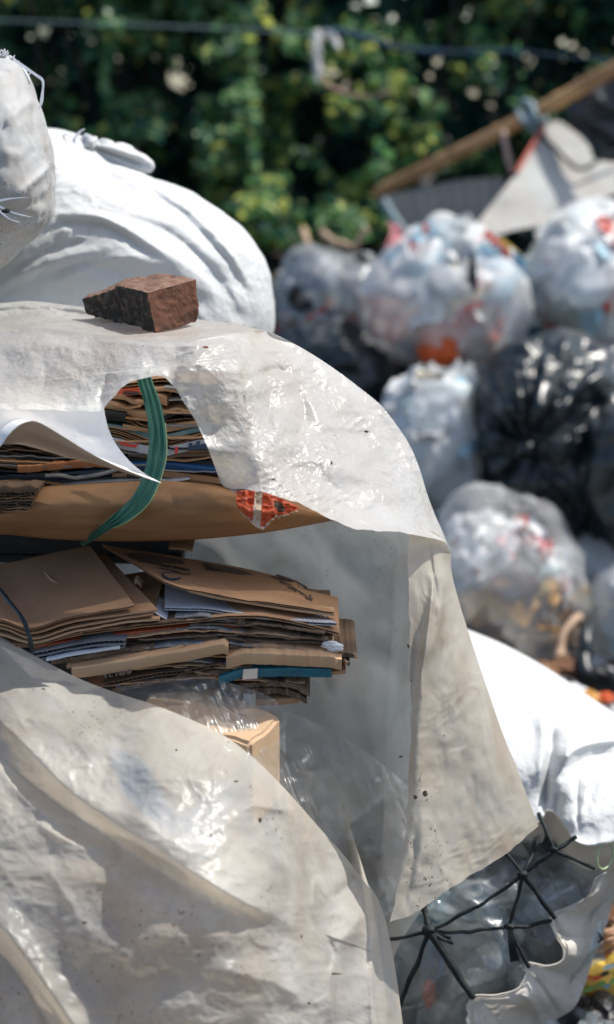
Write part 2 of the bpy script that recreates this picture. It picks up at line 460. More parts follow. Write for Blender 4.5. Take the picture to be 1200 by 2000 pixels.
M['blackstrap'] = solid_mat('black_rubber_strap', (0.012, 0.016, 0.018), rough=0.4, spec=0.5)
M['cord'] = solid_mat('black_twisted_cord', (0.005, 0.008, 0.010), (0.012, 0.018, 0.02), 0.6, 40, 0.5, 0.002, 120, 0.25)
M['film'] = film_mat('clear_wrap_film', 0.90, (0.7, 0.72, 0.71), 0.36, 9, 0.5, 0.012, 0.35)
M['film_bag'] = film_mat('clear_bag_film', 0.48, (0.88, 0.90, 0.90), 0.5, 7, 0.4, 0.02, 0.06)
M['film_clear'] = film_mat('clear_packet_bag_film', 0.74, (0.86, 0.87, 0.86), 0.5, 7, 0.4, 0.02, 0.06)
M['film_milky'] = film_mat('milky_bag_film', 0.30, (0.86, 0.88, 0.88), 0.5, 7, 0.4, 0.02, 0.06)
M['film_grey'] = film_mat('smoky_bag_film', 0.50, (0.46, 0.49, 0.5), 0.3, 12, 0.6, 0.02, 0.2, dark=(0.85, 0.88, 0.9))
M['film_dark'] = film_mat('bottle_bag_film', 0.72, (0.58, 0.62, 0.62), 0.3, 14, 0.7, 0.014, 0.25, dark=(0.92, 0.95, 0.95))
M['black_bag'] = sheet_mat('black_bin_bag', (0.010, 0.016, 0.019), (0.022, 0.03, 0.033), 0.4, 0.36, 0.0, 0.0, 6, 0.4, 0.012, 0.0, spec=0.6)
M['bottle'] = film_mat('clear_bottle_plastic', 0.62, (0.6, 0.68, 0.7), 0.06, 12, 0.25, 0.004, 0.55, dark=(0.9, 0.95, 0.96))
M['bottle_teal'] = film_mat('teal_bottle_plastic', 0.30, (0.05, 0.28, 0.36), 0.08, 12, 0.25, 0.004, 0.35, dark=(0.3, 0.7, 0.8))
M['bamboo'] = solid_mat('weathered_bamboo', (0.58, 0.33, 0.15), (0.30, 0.16, 0.08), 0.6, 9, 0.5, 0.006, 24, 0.3, stretch_=(0.3, 1, 1))
M['rag'] = solid_mat('pale_rag', (0.62, 0.62, 0.62), (0.5, 0.5, 0.5), 0.8, 10, transl=0.2)
M['twine'] = solid_mat('pink_twine', (0.50, 0.33, 0.28), rough=0.8)
M['rope_blue'] = solid_mat('blue_rope', (0.02, 0.075, 0.14), (0.008, 0.025, 0.05), 0.7, 4)
M['wire'] = solid_mat('grey_wire', (0.16, 0.23, 0.25), rough=0.6)
M['canvas'] = sheet_mat('mouldy_grey_canvas', (0.44, 0.45, 0.42), (0.36, 0.24, 0.18), 0.7, 0.75, 0.12, 0.0, 8, 0.4, 0.01, 0.9, stain_scale=2.0)
M['canvas_red'] = solid_mat('red_canvas_hem', (0.40, 0.08, 0.05), rough=0.7)
M['tarp_black'] = solid_mat('black_tarpaulin', (0.018, 0.022, 0.026), (0.05, 0.055, 0.06), 0.4, 5, 0.5, 0.01, 12, 0.5)
M['plank'] = solid_mat('grey_fibre_panel', (0.06, 0.07, 0.08), (0.04, 0.048, 0.055), 0.9, 6, 0.4, 0.01, 14, 0.1)
M['plank_edge'] = solid_mat('pale_panel_edge', (0.13, 0.19, 0.22), rough=0.7)
M['leaf_a'] = solid_mat('green_leaf', (0.156, 0.338, 0.117), (0.104, 0.247, 0.104), 0.5, 3, 0.1, 0.002, 20, 0.22, transl=0.55)
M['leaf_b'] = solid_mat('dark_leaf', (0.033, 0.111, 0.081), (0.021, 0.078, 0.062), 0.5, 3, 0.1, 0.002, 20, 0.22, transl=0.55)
M['leaf_c'] = solid_mat('pale_leaf', (0.27, 0.42, 0.21), (0.20, 0.33, 0.16), 0.32, 3, 0.1, 0.002, 20, 0.5, transl=0.55)  # paler tone stands for sunlit leaves among the dark ones
M['leaf_d'] = solid_mat('yellow_leaf', (0.6, 0.6, 0.169), (0.442, 0.546, 0.117), 0.45, 3, 0.1, 0.002, 20, 0.3, transl=0.55)
M['stem'] = solid_mat('dark_stem', (0.02, 0.018, 0.014), rough=0.9)
M['stick'] = solid_mat('dry_stick', (0.42, 0.29, 0.20), (0.33, 0.22, 0.15), 0.8, 10)
M['soil'] = solid_mat('dark_soil', (0.028, 0.026, 0.022), (0.055, 0.048, 0.04), 0.95, 5, 0.8, 0.03, 14, 0.2)
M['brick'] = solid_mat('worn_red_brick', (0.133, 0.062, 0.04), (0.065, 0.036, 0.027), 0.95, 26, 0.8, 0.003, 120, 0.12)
M['brick_top'] = solid_mat('pale_brick_top', (0.206, 0.129, 0.095), (0.12, 0.069, 0.052), 0.95, 30, 0.7, 0.003, 120, 0.12)  # lighter, greyer brown than the red side
M['brick_black'] = solid_mat('blackened_brick_break', (0.045, 0.04, 0.036), (0.17, 0.14, 0.11), 0.95, 70, 1.0, 0.005, 90, 0.2, lo=0.48, hi=0.72)
for nm, c in dict(white=(0.86, 0.87, 0.87), grey=(0.5, 0.52, 0.53), red=(0.62, 0.07, 0.04), orange=(0.72, 0.13, 0.03), yellow=(0.72, 0.5, 0.10),
                  blue=(0.12, 0.33, 0.52), lblue=(0.45, 0.66, 0.76), black=(0.015, 0.015, 0.018), brown=(0.24, 0.12, 0.06), pink=(0.65, 0.25, 0.27), gold=(0.60, 0.30, 0.06), green=(0.18, 0.38, 0.12)).items():
    M['s_' + nm] = solid_mat(nm + '_wrapper', c, tuple(x * 0.8 for x in c), 0.4, 9, 0.5, 0.01, 22, 0.4, transl=0.25)
M['ring_green'] = solid_mat('pale_green_plastic', (0.34, 0.42, 0.24), rough=0.4)
M['wicker'] = solid_mat('split_cane', (0.50, 0.32, 0.20), (0.36, 0.20, 0.12), 0.7, 20)
# ------------------------------------------------------------------ ground
def ground_z(x, y):
    t = np.clip((y - 5.2) / 4.0, 0, 1); t = t * t * (3 - 2 * t)
    far = np.clip((y - 9.5) / 40, 0, 1)
    return GROUND + 1.25 * t + 0.05 * fbm(np.stack([x * 1.5, y * 1.5, x * 0], -1), 3, 4) * (1 - far)
gx = np.concatenate([np.linspace(-60, -7, 12), np.linspace(-6, 6, 90), np.linspace(7, 60, 12)])
gy = np.concatenate([np.linspace(-20, 0, 8), np.linspace(0.3, 12, 90), np.linspace(14, 120, 14)])
GX, GY = np.meshgrid(gx, gy)
b = MB(); b.add(np.stack([GX, GY, ground_z(GX, GY)], -1), [f[::-1] for f in grid_faces(len(gy), len(gx))])
tag(b.build('ground', M['soil']), kind='structure')

# ------------------------------------------------------------------ hedge
def leaves(mb, pts, size, up_bias=0.5, mats=(0, 1, 2, 3), probs=(0.35, 0.35, 0.2, 0.1)):
    n = len(pts)
    nrm = RNG.normal(size=(n, 3)); nrm[:, 2] += up_bias * 2.0; nrm[:, 0] += 0.35; nrm[:, 1] -= 0.5
    nrm /= np.linalg.norm(nrm, axis=1)[:, None]
    t = RNG.normal(size=(n, 3)); t[:, 2] -= 0.7
    t -= (t * nrm).sum(1)[:, None] * nrm; t /= np.linalg.norm(t, axis=1)[:, None]
    s = np.cross(nrm, t)
    L = size * RNG.uniform(0.6, 1.35, n)[:, None]; Wd = L * RNG.uniform(0.5, 0.8, n)[:, None]
    A = pts - t * L * .5; B = pts + t * L * .5
    c1 = pts + s * Wd * .5 - t * L * .08 + nrm * L * .10; c2 = pts - s * Wd * .5 - t * L * .08 + nrm * L * .10
    d1 = pts + s * Wd * .33 + t * L * .22 + nrm * L * .07; d2 = pts - s * Wd * .33 + t * L * .22 + nrm * L * .07
    V = np.stack([A, c1, d1, B, d2, c2], 1).reshape(-1, 3)
    k = RNG.choice(mats, size=n, p=probs)
    for mi in set(mats):
        pass
    base = mb.n
    mb.v.append(V); mb.n += len(V)
    for i in range(n):
        o = base + i * 6
        mb.f.append([o, o + 1, o + 2, o + 3]); mb.f.append([o, o + 3, o + 4, o + 5]); mb.m += [int(k[i])] * 2

def hedge_pts(n, x0, x1, y0, y1, d0, dvar, thr, seed):
    out = []
    while sum(map(len, out)) < n:
        m = n
        px = RNG.uniform(x0, x1, m); py = RNG.uniform(y0, y1, m)
        lump = fbm(np.stack([px / 170, py / 150, px * 0 + seed], 1), 3, seed)
        dens = fbm(np.stack([px / 85, py / 75, px * 0 + seed + 9], 1), 3, seed + 4)
        keep = dens > thr + RNG.normal(size=m) * 0.16
        d = d0 - 0.45 * lump + RNG.uniform(-1, 1, m) * dvar
        q = np.stack([px, py, d], 1)[keep]
        w = W3(q); w = w[w[:, 2] > ground_z(w[:, 0], w[:, 1]) + 0.03]
        out.append(w)
    return np.vstack(out)[:n]

H = thing('hedge', 'tall dense hedge of small glossy green leaves across the back', 'hedge', tuple(W3((600, 470, 10.2))))
b = MB()
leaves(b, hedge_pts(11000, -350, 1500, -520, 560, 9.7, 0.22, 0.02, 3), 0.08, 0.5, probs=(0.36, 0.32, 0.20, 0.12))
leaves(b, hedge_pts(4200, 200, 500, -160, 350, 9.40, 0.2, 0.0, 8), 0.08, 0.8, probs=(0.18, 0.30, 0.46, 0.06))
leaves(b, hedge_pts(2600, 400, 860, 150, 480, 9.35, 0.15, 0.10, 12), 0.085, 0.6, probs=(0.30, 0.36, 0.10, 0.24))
leaves(b, hedge_pts(20000, -400, 1550, -560, 600, 10.4, 0.3, -0.9, 5), 0.15, 0.2, probs=(0.03, 0.95, 0.01, 0.01))  # deep layer nearly all dark leaves: the hedge's inner shade put into colour
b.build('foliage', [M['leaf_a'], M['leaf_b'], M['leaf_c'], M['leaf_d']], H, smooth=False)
b = MB()
for i in range(34):
    px = random.uniform(-300, 1450); d = random.uniform(10.0, 10.5); x0 = W3((px, 500, d))
    x0[2] = float(ground_z(np.array(x0[0]), np.array(x0[1]))) - 0.1
    P = [x0]
    for k in range(9):
        P.append(P[-1] + np.array([random.uniform(-.13, .13), random.uniform(-.06, .06), 0.36]))
    tube(b, P, np.linspace(0.028, 0.008, 10), 6)
b.build('stems', M['stem'], H)

def grow(name, label, cat, n, c, r, size, probs, group=None, stem=True):
    t = thing(name, label, cat, tuple(c), group)
    c = np.asarray(c)
    p = RNG.normal(size=(n, 3)); p /= np.linalg.norm(p, axis=1)[:, None]; p *= RNG.uniform(0.2, 1, n)[:, None] ** 0.5
    p = c + np.array([0, 0, r[2]]) + p * np.array(r)
    b = MB(); leaves(b, p, size, 0.6, probs=probs); b.build('foliage', [M['leaf_a'], M['leaf_b'], M['leaf_c'], M['leaf_d']], t, smooth=False)
    b = MB()
    for k in range(6):
        e = p[random.randrange(n)]
        tube(b, [c, c * .6 + e * .4 + np.array([0, 0, .03]), e], [0.008, 0.006, 0.003], 5)
    b.build('stem', M['stem'], t)
    return t
def onground(px, py, d):
    w = W3((px, py, d)); w[2] = float(ground_z(np.array(w[0]), np.array(w[1]))); return w
grow('weed_plant', 'pale green weed growing between dry sticks below the bamboo pole', 'plant', 90, W3((675, 492, 8.2)), (0.13, 0.1, 0.12), 0.075, (0.3, 0.1, 0.5, 0.1))

# ------------------------------------------------------------------ things hanging in front of the hedge
def px_tube(mb, pts, r, ns=8, n=40, mi=0, jit=0.0):
    q = spline(pts, n); w = W3(q)
    if jit: w = w + jit * np.stack([fbm(w * 9, 2, 1), fbm(w * 9, 2, 2), fbm(w * 9, 2, 3)], 1)
    rr = r if np.isscalar(r) else np.interp(np.linspace(0, 1, n), np.linspace(0, 1, len(r)), r)
    tube(mb, w, rr, ns, mi)

t = thing('bamboo_pole', 'long tan bamboo pole sloping up in front of the hedge', 'pole', tuple(W3((755, 372, 8.5))))
q = spline([(738, 378, 8.55), (790, 350, 8.4), (1040, 224, 7.9), (1330, 60, 7.4)], 90); w = W3(q)
L = np.concatenate([[0], np.cumsum(np.linalg.norm(np.diff(w, axis=0), axis=1))])
r = 0.035 + 0.005 * np.exp(-((((L + 0.1) % 0.36) - 0.18) / 0.018) ** 2)
b = MB(); tube(b, w, r, 14); b.build('culm', M['bamboo'], t)
b = MB()
for s_ in range(5):
    px_tube(b, [(1010 + s_ * 7, 214 + s_ * 2, 7.86), (1022 + s_ * 7, 240, 7.82), (1038 + s_ * 7, 246 - s_ * 3, 7.90), (1042 + s_ * 5, 212, 7.98)], 0.010, 6, 16)
px_tube(b, [(1030, 240, 7.85), (1050, 262, 7.83), (1062, 286, 7.86)], 0.012, 6, 14)
px_tube(b, [(1022, 200, 7.9), (1036, 205, 7.85), (1046, 232, 7.82)], 0.022, 6, 14)
b.build('lashing', M['wire'], t)
b = MB(); px_tube(b, [(984, 256, 7.93), (988, 285, 7.9), (996, 318, 7.9), (1000, 338, 7.92)], 0.014, 6, 20); tag(b.build('hanging_cord', M['twine']), 'short pinkish cord hanging from the bamboo pole', 'cord')

def cloth(name, mats, top, bot, left, right, nu, nv, label, cat, folds=None, namp=(3, 0.02), seed=0, group=None, parent=None):
    Q = coons(top, bot, left, right, nu, nv)
    if folds: Q[..., 2] -= folds(Q)
    b = MB(); patch(b, Q, disp=lambda V: (-FW) * (namp[1] * fbm(V * namp[0], 4, seed))[..., None])
    o = b.build(name, mats, parent)
    if label: tag(o, label, cat, group)
    return o
t = thing('canvas_sheet', 'mouldy grey canvas sheet tied up under the bamboo pole', 'canvas', tuple(W3((1060, 440, 7.8))))
def slope(pts): return [(x, y, 7.42 + (440 - y) / 200 * .46) for x, y in pts]
cloth('sheet', M['canvas'], slope([(1060, 248), (1088, 236), (1122, 256), (1150, 284), (1162, 310), (1205, 316), (1300, 300)]),
      slope([(928, 440), (962, 458), (1010, 448), (1060, 440), (1110, 432), (1150, 402), (1210, 376), (1300, 352)]),
      slope([(1060, 248), (1010, 335), (960, 400), (928, 440)]), slope([(1300, 300), (1300, 352)]), 60, 50, None, None, None, (4, 0.012), 3, parent=t)
b = MB(); px_tube(b, [(1063, 246, 7.84), (1035, 292, 7.74), (1008, 338, 7.63)], 0.011, 6, 20); b.build('hem', M['canvas_red'], t)
cloth('black_tarpaulin', M['tarp_black'], [(1108, 205, 7.98), (1150, 178, 7.94), (1210, 145, 7.9), (1320, 85, 7.8)], [(1108, 250, 7.98), (1150, 300, 7.96), (1185, 330, 7.94), (1230, 335, 7.92), (1320, 330, 7.9)],
      [(1108, 205, 7.98), (1108, 250, 7.98)], [(1320, 85, 7.8), (1320, 330, 7.9)], 40, 30, 'glossy black tarpaulin draped over the upper end of the bamboo pole', 'tarpaulin',
      lambda q: fold(q, [(1120, 210), (1240, 300)], 0.06, 10) + fold(q, [(1150, 190), (1260, 240)], 0.05, 9), (6, 0.04), 5)
b = MB(); px_tube(b, [(1040, 245, 7.88), (1080, 285, 7.74), (1130, 330, 7.6), (1170, 312, 7.62), (1230, 280, 7.66)], 0.009, 6, 30)
tag(b.build('slack_rope', M['cord']), 'thin black rope stretched across the grey canvas', 'rope')

t = thing('leaning_panel', 'dark grey corrugated panel leaning behind the clear bags', 'panel', tuple(W3((850, 470, 8.9))))
nu = 60
top = [(742, 384, 8.7), (800, 372, 8.75), (900, 352, 8.8), (985, 345, 8.8)]; bot = [(800, 540, 8.5), (850, 540, 8.5), (900, 540, 8.5), (985, 540, 8.5)]
Q = coons(top, bot, [top[0], bot[0]], [top[-1], bot[-1]], nu, 20); Q[..., 2] += 0.002 * np.sin(np.linspace(0, 60, nu))[None]
b = MB(); patch(b, Q); Q2 = Q.copy(); Q2[..., 2] += 0.02; patch(b, Q2); b.build('board', M['plank'], t)
b = MB(); px_tube(b, [(742, 384, 8.66), (770, 430, 8.58), (800, 470, 8.5)], 0.03, 6, 10); b.build('edge', M['plank_edge'], t)

b = MB(); px_tube(b, [(-120, 36, 8.6), (0, 40, 8.6), (250, 48, 8.6), (520, 60, 8.7), (640, 66, 8.7)], 0.005, 6, 40); tag(b.build('clothes_wire', M['wire']), 'thin grey wire stretched before the left hedge', 'wire')
b = MB(); px_tube(b, [(622, 62, 8.6), (660, 60, 8.6), (715, 74, 8.6), (780, 94, 8.55), (880, 102, 8.5), (1000, 100, 8.4), (1120, 112, 8.3), (1330, 120, 8.2)], [0.014, 0.016, 0.010, 0.006, 0.005, 0.005], 7, 60)
tag(b.build('blue_rope', M['rope_blue']), 'blue rope strung across the upper hedge', 'rope')
t = thing('tied_rag', 'pale rag knotted on the end of the blue rope', 'rag', tuple(W3((622, 160, 8.58))))
cloth('cloth_strip', M['rag'], [(608, 70, 8.58), (616, 58, 8.5), (634, 58, 8.6)], [(612, 142, 8.55), (620, 158, 8.5), (630, 152, 8.58)], [(608, 70, 8.58), (611, 142, 8.55)], [(634, 58, 8.6), (628, 100, 8.58), (630, 152, 8.58)], 12, 30, None, None, None, (14, 0.03), 8, parent=t)
cloth('loose_tail', M['rag'], [(634, 56, 8.56), (650, 62, 8.5), (664, 78, 8.56)], [(640, 74, 8.56), (652, 86, 8.5), (666, 98, 8.56)], [(634, 56, 8.56), (640, 74, 8.56)], [(664, 78, 8.56), (666, 98, 8.56)], 12, 12, None, None, None, (14, 0.02), 9, parent=t)
b = MB(); px_tube(b, [(622, 150, 8.56), (650, 172, 8.55), (690, 186, 8.55), (725, 188, 8.56), (770, 176, 8.6)], [0.014, 0.012, 0.008, 0.006], 6, 30)
tag(b.build('twine', M['stick']), 'frayed tan twine drooping below the pale rag', 'twine')

for pts, r, lab in [([(590, 452, 8.1), (598, 475, 8.05), (607, 505, 8.0)], 0.022, 'short upright dry stick left of the weed plant'),
                    ([(630, 456, 8.0), (655, 474, 7.95), (690, 483, 7.9), (702, 462, 7.9), (716, 446, 7.9)], 0.02, 'bent dry stick under the green weed plant'),
                    ([(566, 520, 8.0), (582, 508, 7.95), (600, 512, 7.9)], 0.024, 'stubby dry stick beside the white woven sack')]:
    b = MB(); px_tube(b, pts, [r, r * .9, r * .6], 7, 20, jit=0.01); tag(b.build('dry_stick', M['stick']), lab, 'stick')

# ------------------------------------------------------------------ rubbish bags behind
def scrap_patch(mb, c, nrm_cam, size, mi, seed):
    k = 6; u = np.linspace(-.5, .5, k); U, V_ = np.meshgrid(u, u)
    a = np.random.default_rng(seed); n = np.asarray(nrm_cam, float) + a.normal(size=3) * .5; n /= np.linalg.norm(n)
    t = np.cross(n, a.normal(size=3)); t /= np.linalg.norm(t); s = np.cross(n, t)
    asp = a.uniform(0.5, 1.0)
    P = c + size * (U[..., None] * t + asp * V_[..., None] * s)
    P = P + n * (0.18 * size * fbm(P / size * 2.2, 3, seed % 97))[..., None] * 1.3
    mb.add(P, grid_faces(k, k), mi)

SCR = ['white', 'grey', 'lblue', 'red', 'orange', 'yellow', 'blue', 'black', 'brown', 'pink', 'gold', 'green']
SM = [M['s_' + k] for k in SCR]
def trash_bag(label, c, outline, dr, film, seed, contents=0, probs=None, lump=(3.2, 0.05), crease=(4.5, 0.022), radial=None, sub=5, name='trash_bag', zone=None, full=1.15, knot=None, group='rubbish bags piled behind', size=(.09, .22)):
    base = W3((c[0], max(p[1] for p in outline), c[2]))
    t = thing(name, label, 'rubbish bag', tuple(base), group)
    b = MB(); blob(b, c, outline, dr, sub, seed, lump, crease, None, full=full, radial=radial)
    b.build('film', M[film], t)
    if contents:
        a = np.random.default_rng(seed + 50)
        o = np.asarray(outline, float); po = np.arctan2(-(o[:, 1] - c[1]), o[:, 0] - c[0]); pr = np.hypot(o[:, 0] - c[0], o[:, 1] - c[1])
        kk = np.argsort(po); po, pr = po[kk], pr[kk]
        b = MB()
        for i in range(contents):
            n = a.normal(size=3); n /= np.linalg.norm(n); n[2] = abs(n[2]) if a.uniform() < .75 else n[2]
            sc = a.uniform(0.80, 0.94)
            R = np.interp(math.atan2(n[1], n[0]), np.concatenate([po - 2 * math.pi, po, po + 2 * math.pi]), np.tile(pr, 3))
            rho = math.hypot(n[0], n[1]); hx = n[0] / rho; hy = n[1] / rho
            q = (c[0] + hx * R * rho * sc, c[1] - hy * R * rho * sc, c[2] - n[2] * dr * sc)
            pp = np.array(probs(q) if callable(probs) else probs, float); pp /= pp.sum()
            mi = int(a.choice(len(SCR), p=pp))
            scrap_patch(b, W3(q), n[0] * RT + n[1] * UP - n[2] * FW, a.uniform(*size), mi, seed * 100 + i)
        tag(b.build('contents', SM, t), kind='stuff')
    if knot:
        b = MB(); kx, ky, kd, ka = knot
        for j in range(7):
            an = ka + random.uniform(-.9, .9); l = random.uniform(18, 36)
            px_tube(b, [(kx, ky, kd), (kx + math.cos(an) * l * .5, ky - math.sin(an) * l * .5, kd - .04), (kx + math.cos(an) * l, ky - math.sin(an) * l, kd - .03)], [0.014, 0.018, 0.006], 6, 8, jit=.01)
        b.build('knot', M[film], t)
    return t

#           white grey lblue red orange yellow blue black brown pink gold green
pw = lambda **k: [k.get(s, 0.0) for s in SCR]
mixed = lambda q: pw(white=6, grey=3, lblue=2, red=.8 + (3.5 if q[1] > 560 else 0), orange=.4 + (4.0 if q[1] > 570 else 0), yellow=.5, blue=.7, black=.3, pink=.5, brown=.5)
trash_bag('smoky grey plastic bag tucked low beside the white woven sack, red scraps at its base', (640, 588, 7.5), [(530, 600), (545, 540), (580, 505), (640, 490), (700, 497), (735, 515), (755, 570), (748, 640), (700, 672), (600, 672), (540, 650)], 0.40, 'film_grey', 11,
          50, lambda q: pw(white=3, red=3, orange=3, pink=2, grey=1) if q[1] > 608 else pw(grey=3, black=4, white=.8, yellow=.2))
trash_bag('large rounded clear bag of mixed coloured plastic, left one of the top pair', (876, 578, 7.0), [(722, 575), (735, 525), (765, 478), (810, 448), (858, 435), (905, 440), (960, 468), (1005, 510), (1030, 560), (1028, 610), (1000, 665), (945, 705), (880, 722), (830, 718), (785, 690), (740, 650), (724, 615)], 0.36, 'film_bag', 12, 130, mixed)
trash_bag('large clear bag cut by the right frame edge, right one of the top pair', (1160, 545, 7.1), [(1032, 550), (1045, 500), (1080, 455), (1130, 425), (1190, 418), (1250, 440), (1300, 520), (1290, 620), (1220, 675), (1150, 668), (1080, 650), (1040, 620)], 0.36, 'film_milky', 13, 90, lambda q: pw(white=5, grey=3, lblue=2, red=2 if q[1] > 590 else .2, brown=1, blue=1.5 if q[1] > 540 else .2, green=.3))
trash_bag('black bag in shade below the smoky grey bag', (650, 735, 7.1), [(530, 720), (560, 670), (620, 652), (690, 655), (740, 672), (765, 720), (760, 790), (700, 840), (600, 840), (540, 800)], 0.36, 'black_bag', 14, lump=(4, .05), crease=(6, .035))
trash_bag('small frosty white bag below the large rounded clear bag', (845, 850, 6.6), [(740, 830), (748, 785), (775, 745), (830, 722), (885, 722), (925, 740), (946, 780), (950, 850), (948, 930), (935, 985), (880, 1000), (810, 990), (765, 930)], 0.25, 'film_milky', 15, 70, pw(white=8, grey=3, lblue=2.5, red=.25, yellow=.15), radial=(835, 840, .018, 3.5, 130))
trash_bag('big shiny black bag with pleats gathered to a knot facing out', (1075, 850, 6.5), [(930, 850), (935, 800), (965, 735), (1010, 680), (1060, 648), (1110, 645), (1170, 668), (1225, 720), (1240, 820), (1225, 930), (1180, 1010), (1120, 1050), (1040, 1045), (980, 990), (945, 930)], 0.34, 'black_bag', 16, lump=(4, .04), crease=(5, .02), radial=(1030, 870, .075, 3.6, 200), knot=(1030, 868, 6.20, 4.5), sub=6)
trash_bag('black bag at the right frame edge in front of the big pleated one', (1230, 920, 6.3), [(1145, 940), (1152, 870), (1175, 810), (1215, 775), (1290, 770), (1340, 900), (1300, 1040), (1220, 1060), (1165, 1030)], 0.28, 'black_bag', 17, lump=(4, .04), crease=(6, .03))
trash_bag('low clear bag of food packets, amber scraps showing near the ground', (990, 1150, 6.1), [(845, 1150), (850, 1080), (880, 1010), (935, 985), (990, 985), (1040, 1010), (1090, 1055), (1125, 1110), (1145, 1170), (1140, 1240), (1110, 1290), (1050, 1318), (950, 1320), (880, 1290), (855, 1220)], 0.30, 'film_clear', 18, 190,
          lambda q: pw(white=7, grey=2, pink=2.0, lblue=1, red=.8) if q[1] < 1140 else (pw(white=2, brown=3, gold=3, pink=1, red=.6, black=1, yellow=1) if q[1] < 1205 else pw(gold=6, brown=6, yellow=1.5, red=.4, black=1.5)), size=(.06, .13))
trash_bag('dull white bag between the black bags and the low clear bag', (1165, 1110, 6.5), [(1095, 1110), (1110, 1060), (1150, 1038), (1200, 1035), (1260, 1060), (1280, 1130), (1240, 1190), (1170, 1200), (1115, 1170)], 0.24, 'film_milky', 19, 30, pw(white=6, grey=4, lblue=1))
trash_bag('milky bag at the right frame edge over a black cord', (1225, 1200, 6.1), [(1158, 1200), (1165, 1150), (1200, 1110), (1270, 1110), (1310, 1200), (1270, 1290), (1205, 1300), (1172, 1260)], 0.22, 'film_milky', 20, 30, pw(white=6, grey=3, lblue=1))
# dark bags that carry the upper ones
for c, o, lab, s in [((840, 790, 7.5), [(700, 780), (760, 690), (860, 660), (1000, 680), (1040, 800), (960, 900), (780, 900)], 'black bag half hidden in the gap under the large rounded clear bag', 31),
                  ((1060, 1060, 7.0), [(900, 1040), (960, 980), (1080, 960), (1200, 990), (1230, 1080), (1150, 1180), (950, 1180)], 'black bag in the gap under the big pleated one', 32),
                  ((620, 860, 7.2), [(480, 830), (560, 770), (700, 770), (790, 830), (800, 950), (700, 1000), (520, 1000)], 'black bag lowest on the left of the pile', 33),
                  ((1150, 690, 7.5), [(1000, 660), (1100, 620), (1250, 620), (1330, 700), (1250, 800), (1060, 800)], 'black bag wedged behind under the right clear bag', 34)]:
    trash_bag(lab, c, o, 0.3, 'black_bag', s, lump=(4, .05), crease=(6, .03))

def crumple(name, label, cat, px, py, d, size, mat, seed, sq=(1, .8, .5), group=None):
    n, f = ico(3); a = np.random.default_rng(seed)
    w = W3((px, py, d))
    V = n * np.array(sq) * size * 0.5
    V = V * (1 + 0.35 * ridged(n * 1.6, 3, seed))[:, None] * 0.8
    c, s = math.cos(seed), math.sin(seed); V = V @ np.array([[c, -s, 0], [s, c, 0], [0, 0, 1]]).T
    b = MB(); b.add(V + w, f); return tag(b.build(name, mat, smooth=False), label, cat, group)
crumple('plastic_scrap', 'vivid orange plastic scrap pressed inside the large rounded clear bag', 'plastic scrap', 858, 672, 6.72, .17, M['s_orange'], 3, (1, .5, 1.0))
crumple('plastic_scrap', 'salmon plastic strip inside the top of the large rounded clear bag', 'plastic scrap', 836, 478, 6.9, .15, M['s_red'], 4, (.6, .4, 1.2))
crumple('plastic_scrap', 'black lump of plastic among the packets in the low clear bag', 'plastic scrap', 1003, 1160, 5.82, .07, M['s_black'], 5, (1, .6, 1))
crumple('food_wrapper', 'crumpled cream wrapper on the ground behind the white sack', 'wrapper', 1118, 1352, 5.3, .10, M['s_white'], 6)
crumple('food_wrapper', 'crumpled amber wrapper on the ground behind the white sack', 'wrapper', 1150, 1366, 5.1, .10, M['s_gold'], 7)
crumple('food_wrapper', 'small red orange wrapper near the right frame edge on the ground', 'wrapper', 1186, 1362, 5.0, .06, M['s_orange'], 8)
crumple('food_wrapper', 'dull grey wrapper lying right of the amber one', 'wrapper', 1205, 1400, 5.0, .12, M['s_grey'], 9)
crumple('food_wrapper', 'brown crushed wrapper under the low clear bag', 'wrapper', 1110, 1300, 5.6, .14, M['s_brown'], 10)
b = MB(); px_tube(b, [(1140, 1210, 5.75), (1158, 1240, 5.6), (1140, 1290, 5.55), (1150, 1320, 5.5), (1185, 1310, 5.5), (1205, 1340, 5.5), (1190, 1372, 5.5), (1182, 1400, 5.4)], 0.026, 8, 50, jit=.02)
tag(b.build('black_hose', M['blackstrap']), 'limp black hose curling beside the low clear bag', 'hose')
b = MB(); px_tube(b, [(1130, 1205, 5.72), (1100, 1240, 5.66), (1090, 1290, 5.6), (1110, 1320, 5.55)], [0.02, 0.012, 0.02, 0.01], 8, 30, jit=.02)
tag(b.build('brown_twig', M['stick']), 'bent brown twig against the low clear bag', 'twig')
